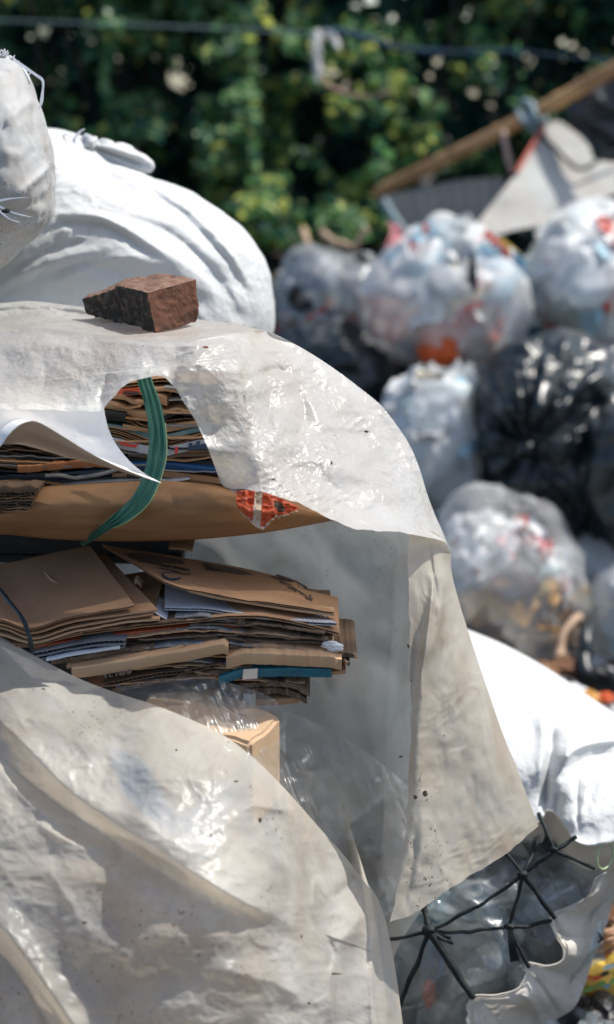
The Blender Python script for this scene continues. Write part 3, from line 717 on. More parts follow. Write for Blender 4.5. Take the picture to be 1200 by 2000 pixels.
# ------------------------------------------------------------------ woven sacks, upper left
def wf(q):
    f = 0
    F = [([(100, 305), (160, 300), (230, 325), (330, 375), (400, 430), (450, 500)], .030, 26, 10),
         ([(100, 330), (170, 322), (240, 350), (310, 400)], -.028, 10, 14),
         ([(40, 470), (100, 425), (170, 418), (230, 440), (330, 500), (400, 545), (440, 600)], .030, 9, 30),
         ([(60, 480), (110, 442), (180, 434), (240, 460), (330, 520)], -.026, 9, 12),
         ([(250, 330), (330, 380), (410, 450), (470, 520), (520, 600)], .024, 14, 16),
         ([(270, 345), (350, 412), (420, 480), (480, 560), (500, 640)], -.022, 10, 12),
         ([(230, 415), (330, 455), (410, 520), (460, 590), (490, 650)], -.024, 10, 16),
         ([(0, 560), (80, 515), (170, 490), (240, 480)], .014, 7, 20), ([(0, 540), (90, 490), (150, 470), (210, 460)], -.012, 8, 10),
         ([(-20, 590), (60, 545), (140, 520), (230, 512)], -.012, 8, 10), ([(100, 560), (170, 520), (260, 500), (340, 520)], .012, 9, 14),
         ([(330, 365), (410, 400), (450, 440)], -.014, 8, 10), ([(400, 420), (460, 470), (510, 530), (530, 600)], .012, 8, 12),
         ([(300, 560), (380, 600), (430, 660)], .012, 14, 14)]
    for p, h, a, c in F: f = f + fold(q, p, h * .78, a, c, taper=.3)
    X = np.stack([q[:, 0] / 120 + q[:, 1] / 260, q[:, 1] / 34 - q[:, 0] / 90, q[:, 0] * 0], 1)
    rr = np.hypot(q[:, 0] - 230, (q[:, 1] - 720) * 1.15); an = np.arctan2(720 - q[:, 1], q[:, 0] - 230)
    w = .5 * fbm(np.stack([q[:, 0] / 140, q[:, 1] / 140, q[:, 0] * 0], 1), 2, 64)
    m = np.clip(.5 + fbm(np.stack([q[:, 0] / 150, q[:, 1] / 110, q[:, 0] * 0 + 3], 1), 2, 65), .15, 1)
    arc = ridged(np.stack([rr / 46 + w, an * 1.3 + w * .5, q[:, 0] * 0], 1), 3, 62, .55)
    return f + 0.004 * fbm(X, 3, 61) + 0.0065 * m * arc
t = thing('woven_sack', 'big bulging clean white woven sack lying behind the brick', 'sack', tuple(W3((170, 720, 4.0))), 'woven sacks')
b = MB(); blob(b, (170, 530, 3.88), [(-230, 330), (-60, 268), (60, 258), (100, 260), (150, 272), (215, 312), (300, 350), (400, 394), (440, 420), (498, 474), (526, 530), (539, 585), (537, 640), (510, 700), (420, 740), (250, 750), (0, 740), (-200, 690), (-260, 480)], 0.40, 7, 71, (3, .012), (16, .0022), wf, full=1.12)
b.build('sack_body', M['sack_white'], t)
b = MB(); blob(b, (215, 302, 3.82), [(150, 270), (168, 266), (190, 278), (222, 284), (262, 296), (290, 310), (299, 322), (294, 334), (268, 338), (238, 328), (205, 314), (170, 300), (148, 284)], 0.035, 5, 72, (9, .006), (40, .003), lambda q: fold(q, [(175, 284), (290, 326)], -.02, 4) + fold(q, [(170, 280), (280, 308)], .015, 4), full=1.1)
px_tube(b, [(172, 300, 3.790), (180, 288, 3.775), (176, 272, 3.790), (168, 268, 3.820)], 0.009, 8, 14)
px_tube(b, [(168, 290, 3.790), (176, 280, 3.770), (186, 272, 3.790)], 0.008, 8, 14)
b.build('tied_neck', M['sack_white'], t)
b = MB()
px_tube(b, [(146, 270, 3.790), (156, 258, 3.770), (166, 252, 3.760)], [.004, .003, .001], 5, 10)
px_tube(b, [(120, 268, 3.790), (130, 262, 3.770), (138, 268, 3.760)], .0025, 5, 10)
b.build('loose_strands', M['strand'], t)

def gf(q):
    f = 0
    for p, h, a, c in [([(0, 250), (40, 215), (70, 195)], .02, 8, 14), ([(20, 405), (50, 370), (80, 340), (100, 310)], .024, 8, 5), ([(10, 415), (50, 400), (95, 385)], -.012, 8, 10),
                       ([(-30, 405), (20, 415), (50, 436)], -.012, 5, 6), ([(-30, 425), (20, 424), (60, 430)], .010, 5, 6), ([(40, 130), (70, 220), (80, 300)], -.008, 12, 14),
                       ([(-40, 180), (0, 150), (40, 150)], .012, 12, 14), ([(-10, 400), (40, 440), (95, 420)], .012, 8, 14), ([(0, 330), (30, 260), (60, 220)], .008, 8, 10)]:
        f = f + fold(q, p, h, a, c)
    return f
t = thing('woven_sack', 'grimy grey woven sack with a frayed top, at the upper left frame edge', 'sack', tuple(W3((-40, 540, 3.3))), 'woven sacks')
b = MB(); blob(b, (-60, 325, 3.3), [(-230, 160), (-120, 118), (-30, 108), (10, 108), (34, 118), (50, 140), (60, 165), (72, 205), (86, 250), (97, 290), (103, 330), (103, 375), (99, 420), (78, 450), (42, 478), (15, 508), (-10, 530), (-90, 545), (-220, 500), (-280, 330)], 0.26, 6, 75, (4, .008), (26, .0025), gf, full=1.2)
b.build('sack_body', M['sack_grey'], t)
b = MB()
for k in range(46):
    x = random.uniform(-30, 52); y = 107 + max(0, x - 8) ** 1.45 * .16 + random.uniform(-2, 6)
    l = random.uniform(6, 16); an = random.uniform(-.4, 2.6)
    px_tube(b, [(x, y, 3.24), (x + l * .5 * math.cos(an), y - l * .5 * math.sin(an), 3.225), (x + l * math.cos(an + .5), y - l * math.sin(an + .5), 3.22)], [.0022, .0022, .0012], 4, 8)
def ribbon(mb, pts, wpx, nu=40, ridge=0, nw=5, mi=0):
    q = spline(pts, nu); tg = np.gradient(q[:, :2], axis=0); tg /= np.linalg.norm(tg, axis=1)[:, None]
    nr = np.stack([-tg[:, 1], tg[:, 0]], 1)
    ww = np.interp(np.linspace(0, 1, nu), np.linspace(0, 1, len(wpx)), wpx)
    s = np.linspace(-.5, .5, nw)
    Q = np.zeros((nw, nu, 3))
    Q[..., :2] = q[None, :, :2] + s[:, None, None] * ww[None, :, None] * nr[None]
    Q[..., 2] = q[None, :, 2]
    if ridge:
        wob = fbm(np.stack([np.linspace(0, 5, nu), np.zeros(nu), np.zeros(nu)], 1), 3, 9)
        Q[..., 2] -= ridge * (0.5 + 0.5 * np.cos(s[:, None] * 2 * math.pi * (3.0 + .5 * wob[None]) + 1.2 + 1.8 * wob[None])) * (1 + .5 * wob[None]) - ridge * 2.5 * (s**2)[:, None]
        Q[..., 0] += 1.2 * fbm(np.stack([np.linspace(0, 9, nu)[None] + s[:, None] * 2, s[:, None] + np.zeros((nw, nu)), np.zeros((nw, nu))], -1), 2, 3)
    patch(mb, Q, mi)
    return Q
b.build('frayed_strands', M['strand'], t); b = MB()
ribbon(b, [(30, 118, 3.22), (50, 132, 3.21), (70, 146, 3.2), (84, 158, 3.2), (83, 185, 3.2), (80, 205, 3.2), (75, 214, 3.2)], [5, 6, 5, 6, 4, 7, 2], 40, 0, 3)
b.build('loose_ribbon', M['strand'], t); b = MB()
px_tube(b, [(42, 130, 3.22), (52, 145, 3.21), (58, 160, 3.21), (56, 168, 3.22)], .0022, 5, 14); b.build('loose_strand', M['strand'], t)
for p in [[(-10, 394, 3.02), (20, 388, 3.01), (58, 385, 3.0)], [(-10, 398, 3.02), (25, 415, 3.01), (62, 424, 3.03)], [(-5, 408, 3.02), (20, 428, 3.01), (40, 434, 3.02)]]:
    b = MB(); ribbon(b, p, [5, 3, 1], 20, 0, 3); b.build('loose_strand', M['strand'], t)
crumple('dark_clip', 'tiny black clip caught in the strands of the grimy grey sack', 'clip', 12, 412, 2.985, .016, M['cord'], 3)

# ------------------------------------------------------------------ the upper plastic sheet
crest = [(-120, 660, 3.10), (0, 650, 3.09), (60, 640, 3.08), (110, 642, 3.07), (200, 655, 3.03), (290, 668, 2.98), (345, 668, 2.97)]
ridge_a = [(345, 668, 2.97), (385, 664, 2.96), (440, 654, 3.0), (490, 646, 3.06), (520, 646, 3.12)]
ridge_b = [(520, 646, 3.12), (578, 673, 3.14), (640, 711, 3.16), (700, 755, 3.17), (745, 792, 3.18), (778, 834, 3.18), (800, 868, 3.18), (818, 910, 3.17), (834, 962, 3.16), (850, 1005, 3.15), (868, 1045, 3.13), (881, 1082, 3.11)]
hem_d = [(-120, 800, 2.88), (0, 799, 2.88), (100, 800, 2.88), (192, 803, 2.88), (212, 786, 2.89), (243, 754, 2.90), (270, 742, 2.91), (297, 736, 2.92), (322, 738, 2.93), (345, 762, 2.94)]
hem_a = [(345, 762, 2.94), (366, 796, 2.945), (385, 828, 2.95), (405, 872, 2.95), (420, 912, 2.945), (433, 945, 2.94), (448, 954, 2.925), (490, 958, 2.86), (545, 970, 2.85), (610, 995, 2.85), (665, 1023, 2.87), (700, 1035, 2.88), (745, 1037, 2.91), (800, 1043, 2.96), (845, 1052, 3.02), (870, 1060, 3.06), (881, 1082, 3.11)]
back_t = [(-120, 592, 3.42), (0, 592, 3.42), (60, 588, 3.42), (170, 600, 3.37), (300, 612, 3.30), (400, 625, 3.23), (470, 634, 3.17), (520, 646, 3.12)]
def top_f(q):
    return (fold(q, [(-60, 622), (60, 618), (140, 616), (210, 626)], -.05, 14, 10) + fold(q, [(210, 600), (280, 640), (330, 668)], .02, 10)
            + .008 * fbm(np.stack([q[..., 0] / 60, q[..., 1] / 16, q[..., 0] * 0], -1), 3, 5))
def crumple_f(q, s, amp, seed):
    m = np.clip(fbm(np.stack([q[..., 0] / 120, q[..., 1] / 100, q[..., 0] * 0], -1), 3, seed) * 1.6 + .55, 0.1, 1)
    w = .8 * fbm(np.stack([q[..., 0] / 60, q[..., 1] / 60, q[..., 0] * 0], -1), 2, seed + 4)
    return amp * m * ridged(np.stack([q[..., 0] / s + w, q[..., 1] / (s * .8) + q[..., 0] / (s * 2.2) + w, q[..., 0] * 0], -1), 3, seed + 7)
def drape_f(q):
    f = .009 * fbm(np.stack([q[..., 0] / 110, q[..., 1] / 70, q[..., 0] * 0], -1), 3, 21) + .0011 * ridged(np.stack([q[..., 0] / 55 - q[..., 1] / 90, q[..., 1] / 40 + q[..., 0] / 120, q[..., 0] * 0], -1), 4, 22)
    for p, h, a, c in [([(482, 655), (491, 700), (490, 800), (484, 880), (466, 958)], .11, 62, 190), ([(505, 700), (525, 760), (522, 850)], -.012, 12, 14),
                       ([(500, 735), (540, 720), (575, 735)], -.016, 9, 12), ([(575, 735), (595, 800), (580, 870)], -.014, 14, 16), ([(530, 690), (600, 780), (640, 860)], .012, 18, 20),
                       ([(350, 745), (400, 690), (460, 668)], .016, 16, 20), ([(205, 740), (245, 715), (300, 700)], .012, 12, 16), ([(0, 690), (90, 672), (190, 690)], .012, 14, 18),
                       ([(195, 800), (200, 760), (215, 725)], -.012, 8, 8), ([(60, 790), (90, 740), (80, 690)], -.006, 14, 14), ([(380, 700), (400, 780), (430, 880)], -.02, 22, 26),
                       ([(600, 880), (700, 930), (790, 1000)], .008, 20, 20), ([(520, 900), (640, 940), (700, 1010)], -.008, 16, 18), ([(640, 740), (720, 830), (770, 930)], .010, 16, 26),
                       ([(780, 850), (815, 950), (845, 1040)], .012, 10, 12)]:
        f = f + fold(q, p, h, a, c)
    return f
def side_f(q):
    f = .010 * fbm(np.stack([q[..., 0] / 90, q[..., 1] / 200, q[..., 0] * 0], -1), 4, 31)
    for p, h, a, c in [([(850, 1060), (846, 1150), (832, 1260), (812, 1400), (806, 1500), (796, 1700)], .035, 22, 9), ([(838, 1060), (845, 1110), (852, 1160), (842, 1240)], -.010, 5, 6),
                       ([(870, 1100), (860, 1200), (840, 1300)], .012, 10, 10), ([(800, 1560), (790, 1680), (770, 1780)], .018, 7, 7), ([(812, 1620), (800, 1720), (780, 1790)], -.014, 6, 6),
                       ([(900, 1250), (950, 1450), (990, 1600)], .012, 40, 40)]:
        f = f + fold(q, p, h, a, c)
    return f
mb = MB()
Q = coons(back_t, crest + ridge_a[1:], [back_t[0], (-120, 620, 3.35), crest[0]], [back_t[-1], ridge_a[-1]], 170, 44); Qe = np.clip(np.minimum(np.linspace(0, 1, 44), 1 - np.linspace(0, 1, 44)) * 6, 0, 1)[:, None]
Q[..., 2] -= top_f(Q) * Qe; patch(mb, Q); QT = Q.reshape(-1, 3)
seam = [(345, 668, 2.97), (346, 715, 2.95), (345, 762, 2.94)]
def edge0(nv, w=.12):
    e = np.clip(np.linspace(0, 1, nv) / w, 0, 1); return (e * e * (3 - 2 * e))[:, None]
Q = coons(crest, hem_d, [crest[0], (-120, 730, 3.0), hem_d[0]], seam, 200, 80); Q[..., 2] -= drape_f(Q) * edge0(80) + crumple_f(Q, 20, .0011, 11) * edge0(80); Q[..., 1] += 1.6 * fbm(np.stack([Q[..., 0] / 20, Q[..., 0] * 0, Q[..., 0] * 0], -1), 3, 14) * np.linspace(0, 1, 80)[:, None] ** 12; patch(mb, Q)
Q = coons(ridge_a + ridge_b[1:], hem_a, seam, [ridge_b[-1], hem_a[-1]], 300, 160)
Q[..., 2] -= (drape_f(Q) + crumple_f(Q, 17, .0017, 12)) * edge0(160, .10); Q[..., 1] += 1.6 * fbm(np.stack([Q[..., 0] / 20, Q[..., 0] * 0, Q[..., 0] * 0], -1), 3, 14) * np.linspace(0, 1, 160)[:, None] ** 20 * np.clip((870 - Q[..., 0]) / 60, 0, 1); patch(mb, Q)
tip = (881, 1082, 3.11)
side_l = [(794, 1028, 3.03), (798, 1060, 3.03), (800, 1200, 3.0), (803, 1400, 2.98), (797, 1550, 2.97), (788, 1680, 2.95), (776, 1738, 2.94), (762, 1799, 2.93)]
side_r = [tip, (883, 1120, 3.12), (897, 1175, 3.13), (922, 1255, 3.14), (952, 1345, 3.15), (985, 1440, 3.16), (1008, 1495, 3.17), (1030, 1555, 3.18), (1052, 1612, 3.19)]
side_b = [(762, 1799, 2.93), (800, 1788, 2.95), (850, 1756, 2.99), (900, 1722, 3.03), (955, 1690, 3.08), (1010, 1650, 3.14), (1038, 1626, 3.17), (1052, 1612, 3.19)]
Q = coons([side_l[0], (830, 1034, 3.04), (858, 1046, 3.06), tip], side_b, side_l, side_r, 90, 200)
u = np.linspace(0, 1, 90)[None]; v = np.linspace(0, 1, 200)[:, None]
Q[..., 2] -= (side_f(Q) + crumple_f(Q, 34, .0014, 13)) * np.clip(np.minimum(u, 1 - u) * 8, 0, 1) * np.clip(v * 8, 0, 1)
Q[..., 0] += 2.2 * fbm(np.stack([Q[..., 1] / 26, Q[..., 0] * 0, Q[..., 0] * 0], -1), 3, 77) * (1 - u) ** 6
Q[..., 1] += 2.0 * fbm(np.stack([Q[..., 0] / 22, Q[..., 0] * 0, Q[..., 0] * 0], -1), 3, 78) * v ** 10
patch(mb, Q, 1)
# rear wall of the draped sheet
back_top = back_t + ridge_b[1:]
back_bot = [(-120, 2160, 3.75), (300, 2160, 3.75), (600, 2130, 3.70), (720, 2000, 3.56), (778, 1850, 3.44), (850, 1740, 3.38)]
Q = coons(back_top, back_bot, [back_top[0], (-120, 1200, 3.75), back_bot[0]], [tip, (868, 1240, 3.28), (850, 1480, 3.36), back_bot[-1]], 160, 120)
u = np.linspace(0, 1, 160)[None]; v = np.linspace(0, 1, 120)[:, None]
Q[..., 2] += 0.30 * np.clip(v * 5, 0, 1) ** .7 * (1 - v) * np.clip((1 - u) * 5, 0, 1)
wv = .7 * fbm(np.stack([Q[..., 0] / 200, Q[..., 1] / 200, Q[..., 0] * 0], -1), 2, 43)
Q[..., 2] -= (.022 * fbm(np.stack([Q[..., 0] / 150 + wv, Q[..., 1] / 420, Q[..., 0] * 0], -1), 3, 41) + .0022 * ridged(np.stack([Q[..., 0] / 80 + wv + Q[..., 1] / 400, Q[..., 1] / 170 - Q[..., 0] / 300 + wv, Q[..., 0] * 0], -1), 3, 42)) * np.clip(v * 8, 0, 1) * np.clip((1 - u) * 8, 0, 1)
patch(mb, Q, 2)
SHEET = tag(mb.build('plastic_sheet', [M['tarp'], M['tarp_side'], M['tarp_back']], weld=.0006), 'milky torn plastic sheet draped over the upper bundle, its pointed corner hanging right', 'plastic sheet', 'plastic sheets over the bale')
def fleck(parent, mb_, px, py, s, seed, mat='ink'):
    """a flake of mud stuck on the sheet's own surface"""
    Vv = np.vstack(mb_.v); rel = Vv - CAMP; dd = rel @ FW
    ppx = 600 + (rel @ RT) / dd * 3200; ppy = 1000 - (rel @ UP) / dd * 3200
    e = (ppx - px) ** 2 + (ppy - py) ** 2
    near = e < 60; d = dd[near].min() if near.any() else dd[e.argmin()]
    n, f = ico(2); w = W3((px, py, float(d)))
    V = n[:, :1] * RT * s[0] + n[:, 1:2] * UP * s[1] - n[:, 2:] * FW * .0012
    V = V * .00048 * 2 * (1 + .6 * ridged(n * 1.7, 3, seed))[:, None]
    V = V[:, :]; b = MB(); b.add(w + V, f); b.build('mud_fleck', M[mat], parent)
for k, (x, y, sx, sy) in enumerate([(716, 843, 6, 3), (648, 904, 2.5, 5), (534, 936, 4, 2), (798, 1262, 3, 6), (812, 1556, 4, 6), (831, 1550, 6, 7), (783, 1478, 6, 3), (803, 1330, 1.5, 2), (868, 1437, 2, 2), (402, 678, 8, 3)]):
    fleck(SHEET, mb, x, y, (sx * .55, sy * .55), 200 + k, 'ink' if x != 402 else 'card_rust')

# ------------------------------------------------------------------ white flap under it
e_hem = [(-120, 905, 2.86), (-40, 892, 2.84), (0, 872, 2.81), (18, 848, 2.79), (40, 829, 2.78), (64, 822, 2.78), (85, 829, 2.785), (125, 853, 2.80), (170, 881, 2.82), (215, 904, 2.84), (262, 924, 2.86), (317, 944, 2.88)]
e_top = [(-120, 786, 2.96), (0, 788, 2.955), (100, 790, 2.95), (203, 792, 2.945)]
e_rt = [(203, 792, 2.945), (206, 812, 2.94), (214, 842, 2.93), (230, 872, 2.92), (256, 903, 2.905), (285, 926, 2.89), (317, 944, 2.88)]
t = thing('plastic_sheet', 'stiff white sheet curling up into a point over the green strap', 'plastic sheet', tuple(W3((100, 944, 2.9))), 'plastic sheets over the bale')
b = MB(); Q = coons(e_top, e_hem, [e_top[0], (-120, 850, 2.94), e_hem[0]], e_rt, 150, 70); v = np.linspace(0, 1, 70)[:, None]
Q[..., 2] += .035 * np.sin(math.pi * v) ** 1.0 * np.clip((317 - Q[..., 0]) / 120, 0, 1) - .004 * fbm(np.stack([Q[..., 0] / 50, Q[..., 1] / 40, Q[..., 0] * 0], -1), 3, 91) * v * (1 - v) * 4
Q[..., 2] -= fold(Q, [(60, 835), (130, 848), (220, 880), (290, 925)], .0, 8)
patch(b, Q); b.build('upper_face', M['white_flap'], t)
u_bot = [(-120, 905, 2.87), (-40, 893, 2.86), (2, 871, 2.88), (8, 866, 2.93), (40, 868, 2.97), (80, 878, 2.97), (130, 893, 2.96), (190, 907, 2.94), (250, 925, 2.90), (317, 944, 2.882)]
b = MB(); eh = [(a, y, d + .002) for a, y, d in e_hem]; Q = coons(eh, u_bot, [eh[0], u_bot[0]], [eh[-1], u_bot[-1]], 150, 30); patch(b, Q); b.build('under_face', M['flap_under'], t)

# ------------------------------------------------------------------ brick
def on_top(px, py):
    k = np.argsort((QT[:, 0] - px) ** 2 + (QT[:, 1] - py) ** 2)[:6]; return float(QT[k, 2].mean())
de, df, dc, db = on_top(302, 650), on_top(384, 628), on_top(262, 635), on_top(168, 611)
db = min(db, dc + .09); df = min(df, de + .10)
P = dict(a=(161, 584, db - .012), a2=(174, 574, db), b=(168, 614, db - .004), c=(262, 638, dc - .004), e=(303, 651, de - .004), f=(385, 629, df - .004), g=(391, 596, df - .01), h=(384, 545, df - .022),
         i=(287, 571, de - .022), j=(232, 559, dc - .015), k=(203, 573, (dc + db) / 2 - .01), l=(248, 544, dc + .06), m=(316, 533, df + .02), n=(352, 535, df + .0), bb=(230, 606, db + .06), ff=(335, 606, df + .05))
order = list(P); I = {k: i for i, k in enumerate(order)}
V = W3(np.array([P[k] for k in order]))
top = [['i', 'h', 'n', 'm', 'l', 'j']]
left = [['a', 'b', 'c', 'e', 'i', 'j', 'k']]
right = [['e', 'f', 'g', 'h', 'i']]
rest = [['a', 'k', 'j', 'l', 'a2'], ['a', 'a2', 'bb', 'b'], ['a2', 'l', 'm', 'bb'], ['m', 'n', 'ff', 'bb'], ['n', 'h', 'g', 'f', 'ff'], ['b', 'bb', 'ff', 'f', 'e', 'c']]
bm = bmesh.new(); bv = [bm.verts.new(x) for x in V]
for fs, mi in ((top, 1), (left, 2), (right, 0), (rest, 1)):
    for f in fs:
        ff = bm.faces.new([bv[I[k]] for k in f]); ff.material_index = mi
bmesh.ops.recalc_face_normals(bm, faces=bm.faces)
bmesh.ops.triangulate(bm, faces=bm.faces)
for _ in range(5): bmesh.ops.subdivide_edges(bm, edges=[e for e in bm.edges if e.calc_length() > .004], cuts=1, use_grid_fill=False); bmesh.ops.triangulate(bm, faces=[f for f in bm.faces if len(f.verts) > 3])
for _ in range(2): bmesh.ops.smooth_vert(bm, verts=bm.verts, factor=0.4, use_axis_x=True, use_axis_y=True, use_axis_z=True)
bm.normal_update()
co = np.array([v_.co[:] for v_ in bm.verts]); no = np.array([v_.normal[:] for v_ in bm.verts])
mis = np.zeros(len(co))
for f in bm.faces:
    if f.material_index == 2:
        for v_ in f.verts: mis[v_.index] = 1
bm.verts.index_update()
dis = .0012 * fbm(co * 110, 4, 3) + .0022 * fbm(co * 28, 3, 6) - .0012 + mis * .0030 * ridged(co * 42, 4, 8)
co = co + no * dis[:, None]
b = MB(); b.add(co, [[v_.index for v_ in f.verts] for f in bm.faces]); b.m = [f.material_index for f in bm.faces]; bm.free()
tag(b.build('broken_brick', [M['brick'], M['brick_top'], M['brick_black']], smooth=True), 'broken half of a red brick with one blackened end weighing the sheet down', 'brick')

# ------------------------------------------------------------------ flattened cartons
def board(mb, front, depth=.30, t=4, flute=False, back=None, rounded=False, jit=.8, seed=0, nu=None, mi=0, core=1, sag=0.0, torn=0.0):
    """front: pixel polyline of the upper front edge; t: thickness in photo pixels at that distance"""
    lenpx = np.hypot(*(np.array(front[-1][:2]) - np.array(front[0][:2])))
    nu = nu or max(24, int(lenpx / 3))
    q = spline(front, nu)
    q[:, 1] += (.6 if rounded else .9) * jit * fbm(np.stack([q[:, 0] / 30, q[:, 0] * 0 + seed, q[:, 0] * 0], 1), 3, seed)
    if torn: q[:, 2] -= torn * ridged(np.stack([q[:, 0] / 22, q[:, 0] * 0 + seed, q[:, 0] * 0], 1), 2, seed) * .016; q[:, 1] += torn * 2.2 * fbm(np.stack([q[:, 0] / 7, q[:, 0] * 0 + seed, q[:, 0] * 0], 1), 2, seed)
    F = W3(q); th = t * q[:, 2].mean() / 3200
    if back is not None: Bk = W3(spline(back, nu))
    else: Bk = F + np.array([0, depth, 0.0])
    nv = 8; v = np.linspace(0, 1, nv)[:, None, None]
    T = Bk[None] * (1 - v) + F[None] * v
    T[..., 2] += sag * np.sin(math.pi * v[..., 0]) + .0015 * fbm(T * 9, 3, seed)
    def slab(top, th, rnd, m_):
        dn = np.array([0, 0, -1.0]); fw = (T[-1] - T[-2]); fw /= np.linalg.norm(fw, axis=1)[:, None]
        rows = [top[i] for i in range(nv - 1)]
        if rnd:                       # a folded edge: flat face with small rounded corners, leaning back a little at the foot
            r_ = min(.0028, th * .3)
            prof = [(-r_, 0), (-.3 * r_, .3 * r_), (0, r_), (-.10 * th, th - r_), (-.3 * r_ - .10 * th, th - .3 * r_), (-r_ - .10 * th, th)]
        else: prof = [(0, 0), (0, th)]
        for dy_, dz_ in prof: rows.append(top[-1] + fw * dy_ + dn * dz_)
        for i in range(nv - 2, -1, -1): rows.append(top[i] + dn * th)
        R = np.stack(rows); n = len(R)
        f = grid_faces(n, nu)
        f += [[i * nu for i in range(n)], [i * nu + nu - 1 for i in range(n)][::-1]]
        mb.add(R.reshape(-1, 3), f, m_)
    if not flute: slab(T, th, rounded, mi)
    else:
        lt = min(.0011, th * .22)
        slab(T, lt, False, mi)
        T2 = T.copy(); T2[..., 2] -= th - lt; slab(T2, lt, False, mi)
        L = np.linalg.norm(F[-1] - F[0]); nw = int(L / .0088) * 6 + 1
        s = np.linspace(0, 1, nw)
        W_ = np.stack([np.interp(s, np.linspace(0, 1, nu), F[:, k]) for k in range(3)], 1)
        fw = (T[-1] - T[-2]).mean(0); fw /= np.linalg.norm(fw)
        rows = []
        for dd in (-.0008, -.05):
            w = W_ + fw * dd; w[:, 2] += -th / 2 + (th / 2 - lt) * np.sin(s * L / .0088 * 2 * math.pi); rows.append(w)
        R = np.stack(rows); mb.add(R.reshape(-1, 3), grid_faces(2, nw), core)
    return T

def card(label, mat, front, name='cardboard_sheet', cat='cardboard', group=None, **k):
    b = MB(); T = board(b, front, seed=len(bpy.data.objects) % 89, **k)
    m = M[mat] if isinstance(mat, str) else M[mat[0]]
    core = M[mat[1]] if not isinstance(mat, str) else M[mat]
    o = tag(b.build(name, [m, core], autosmooth=.6), label, cat, group)
    return o, T

def face_print(parent, name, polys, d, mat, off=.0018):
    """flat printed shapes on the front of a board; polys in pixels at distance d"""
    b = MB()
    for p in polys:
        w = W3(np.array([(x, y, d) for x, y in p])) - FW * off
        b.add(w, [list(range(len(p)))[::-1]])
    return b.build(name, mat, parent, smooth=False)

GU = 'flattened cartons in the upper bundle'
D0 = 3.04
def L3(pts, d=D0): return [(x, y, d) for x, y in pts]
card('topmost fluted brown sheet of the upper bundle, under the arch of the sheet', 'card', L3([(200, 752), (260, 746), (310, 739), (338, 740), (356, 748), (480, 752)]), group=GU, t=7, flute=True)
o, _ = card('red printed sheet showing a corner left of the green strap', 'card_red', L3([(220, 762), (268, 757), (290, 756)]), group=GU, t=14)
card('tan torn carton flap right of the green strap, second from the top', 'card_light', L3([(296, 757), (320, 756), (345, 760), (362, 766), (480, 770)]), group=GU, t=9, rounded=True, torn=.3)
card('crumpled brown carton edge left of the strap, below the red corner', 'card_light', L3([(215, 770), (240, 771), (262, 780), (300, 784)]), group=GU, t=11, rounded=True, torn=.3)
card('blunt torn stub of carton right of the strap', 'card', L3([(296, 770), (312, 772), (326, 776)], D0 - .012), group=GU, t=18, rounded=True, torn=.2)
card('wavy tan carton fold left of the strap above the black card', 'card_light', L3([(180, 782), (225, 786), (255, 797), (290, 806), (310, 818)]), group=GU, t=16, rounded=True)
card('pale tan carton fold right of the strap with a dark gap below it', 'card_light', L3([(300, 803), (330, 800), (345, 796), (372, 802), (480, 806)]), group=GU, t=11, rounded=True)
card('folded black card with a square end, left of the strap', 'card_black', L3([(150, 803), (200, 804), (232, 806), (246, 808)], D0 - .008), group=GU, t=20, rounded=True)
card('brown crushed fluted sheet between the black card and the strap', ('card', 'card_light'), L3([(236, 812), (255, 816), (275, 828), (305, 836)]), group=GU, t=8, flute=True)
card('black zigzag card sheet right of the strap', 'card_black', L3([(300, 822), (325, 812), (347, 803), (362, 806), (480, 812)]), group=GU, t=8)
card('fluted grey brown sheet right of the strap above the pale one', ('card_dark', 'card'), L3([(300, 824), (330, 820), (380, 816), (480, 820)]), group=GU, t=7, flute=True)
card('pale tan carton strip above the teal paper, right of the strap', 'card_light', L3([(240, 830), (300, 838), (330, 830), (385, 822), (480, 822)]), group=GU, t=13)
card('glossy teal paper layer running under the strap', 'ltteal', L3([(180, 822), (230, 832), (285, 846), (325, 848), (360, 840), (395, 833), (480, 830)]), group=GU, t=9)
card('double fluted brown board with open cells facing out, left end under the white flap', ('card', 'card_light'), L3([(190, 832), (225, 836), (262, 848), (300, 862), (335, 862), (370, 852), (402, 844), (490, 842)], D0 - .006), group=GU, t=7, flute=True)
card('brown fluted board directly under the double fluted one', ('card', 'card_light'), L3([(190, 840), (225, 844), (262, 856), (300, 869), (335, 869), (370, 859), (402, 851), (490, 849)], D0 - .004), group=GU, t=7, flute=True)
o, _ = card('white printed carton with a red rounded outline and navy blocks', 'card_white', L3([(190, 852), (232, 857), (285, 870), (320, 874), (350, 870), (405, 858), (500, 852)], D0 - .008), group=GU, t=17)
face_print(o, 'red_outline', [[(236, 863), (262, 869), (268, 866), (271, 867), (266, 874), (258, 874), (236, 869)]], D0 - .012, M['ink_red'])
face_print(o, 'red_bar', [[(342, 873), (348, 872), (348, 886), (342, 887)]], D0 - .012, M['ink_red'])
face_print(o, 'navy_print', [[(369, 866), (376, 864), (376, 870), (384, 868), (384, 862), (391, 861), (391, 868), (420, 864), (420, 872), (369, 881)]], D0 - .012, M['ink_blue'])
card('thin tan carton edge below the white printed carton', 'card', L3([(210, 878), (260, 878), (330, 880), (420, 877), (500, 875)]), group=GU, t=6, rounded=True)
card('grey brown sheet with a curled lip, right of the strap', 'card_dark', L3([(250, 887), (330, 892), (345, 888), (420, 885), (500, 884)], D0 - .004), group=GU, t=7, rounded=True)
card('black card stack behind the strap above the blue folder', 'card_black', L3([(200, 893), (260, 893), (330, 897), (420, 899), (500, 900)]), group=GU, t=13)
card('bright blue plastic folder edge right of the strap', 'card_blue', L3([(190, 902), (260, 904), (320, 904), (380, 909), (435, 916), (500, 922)], D0 - .012), name='folder', cat='folder', t=13, rounded=True)
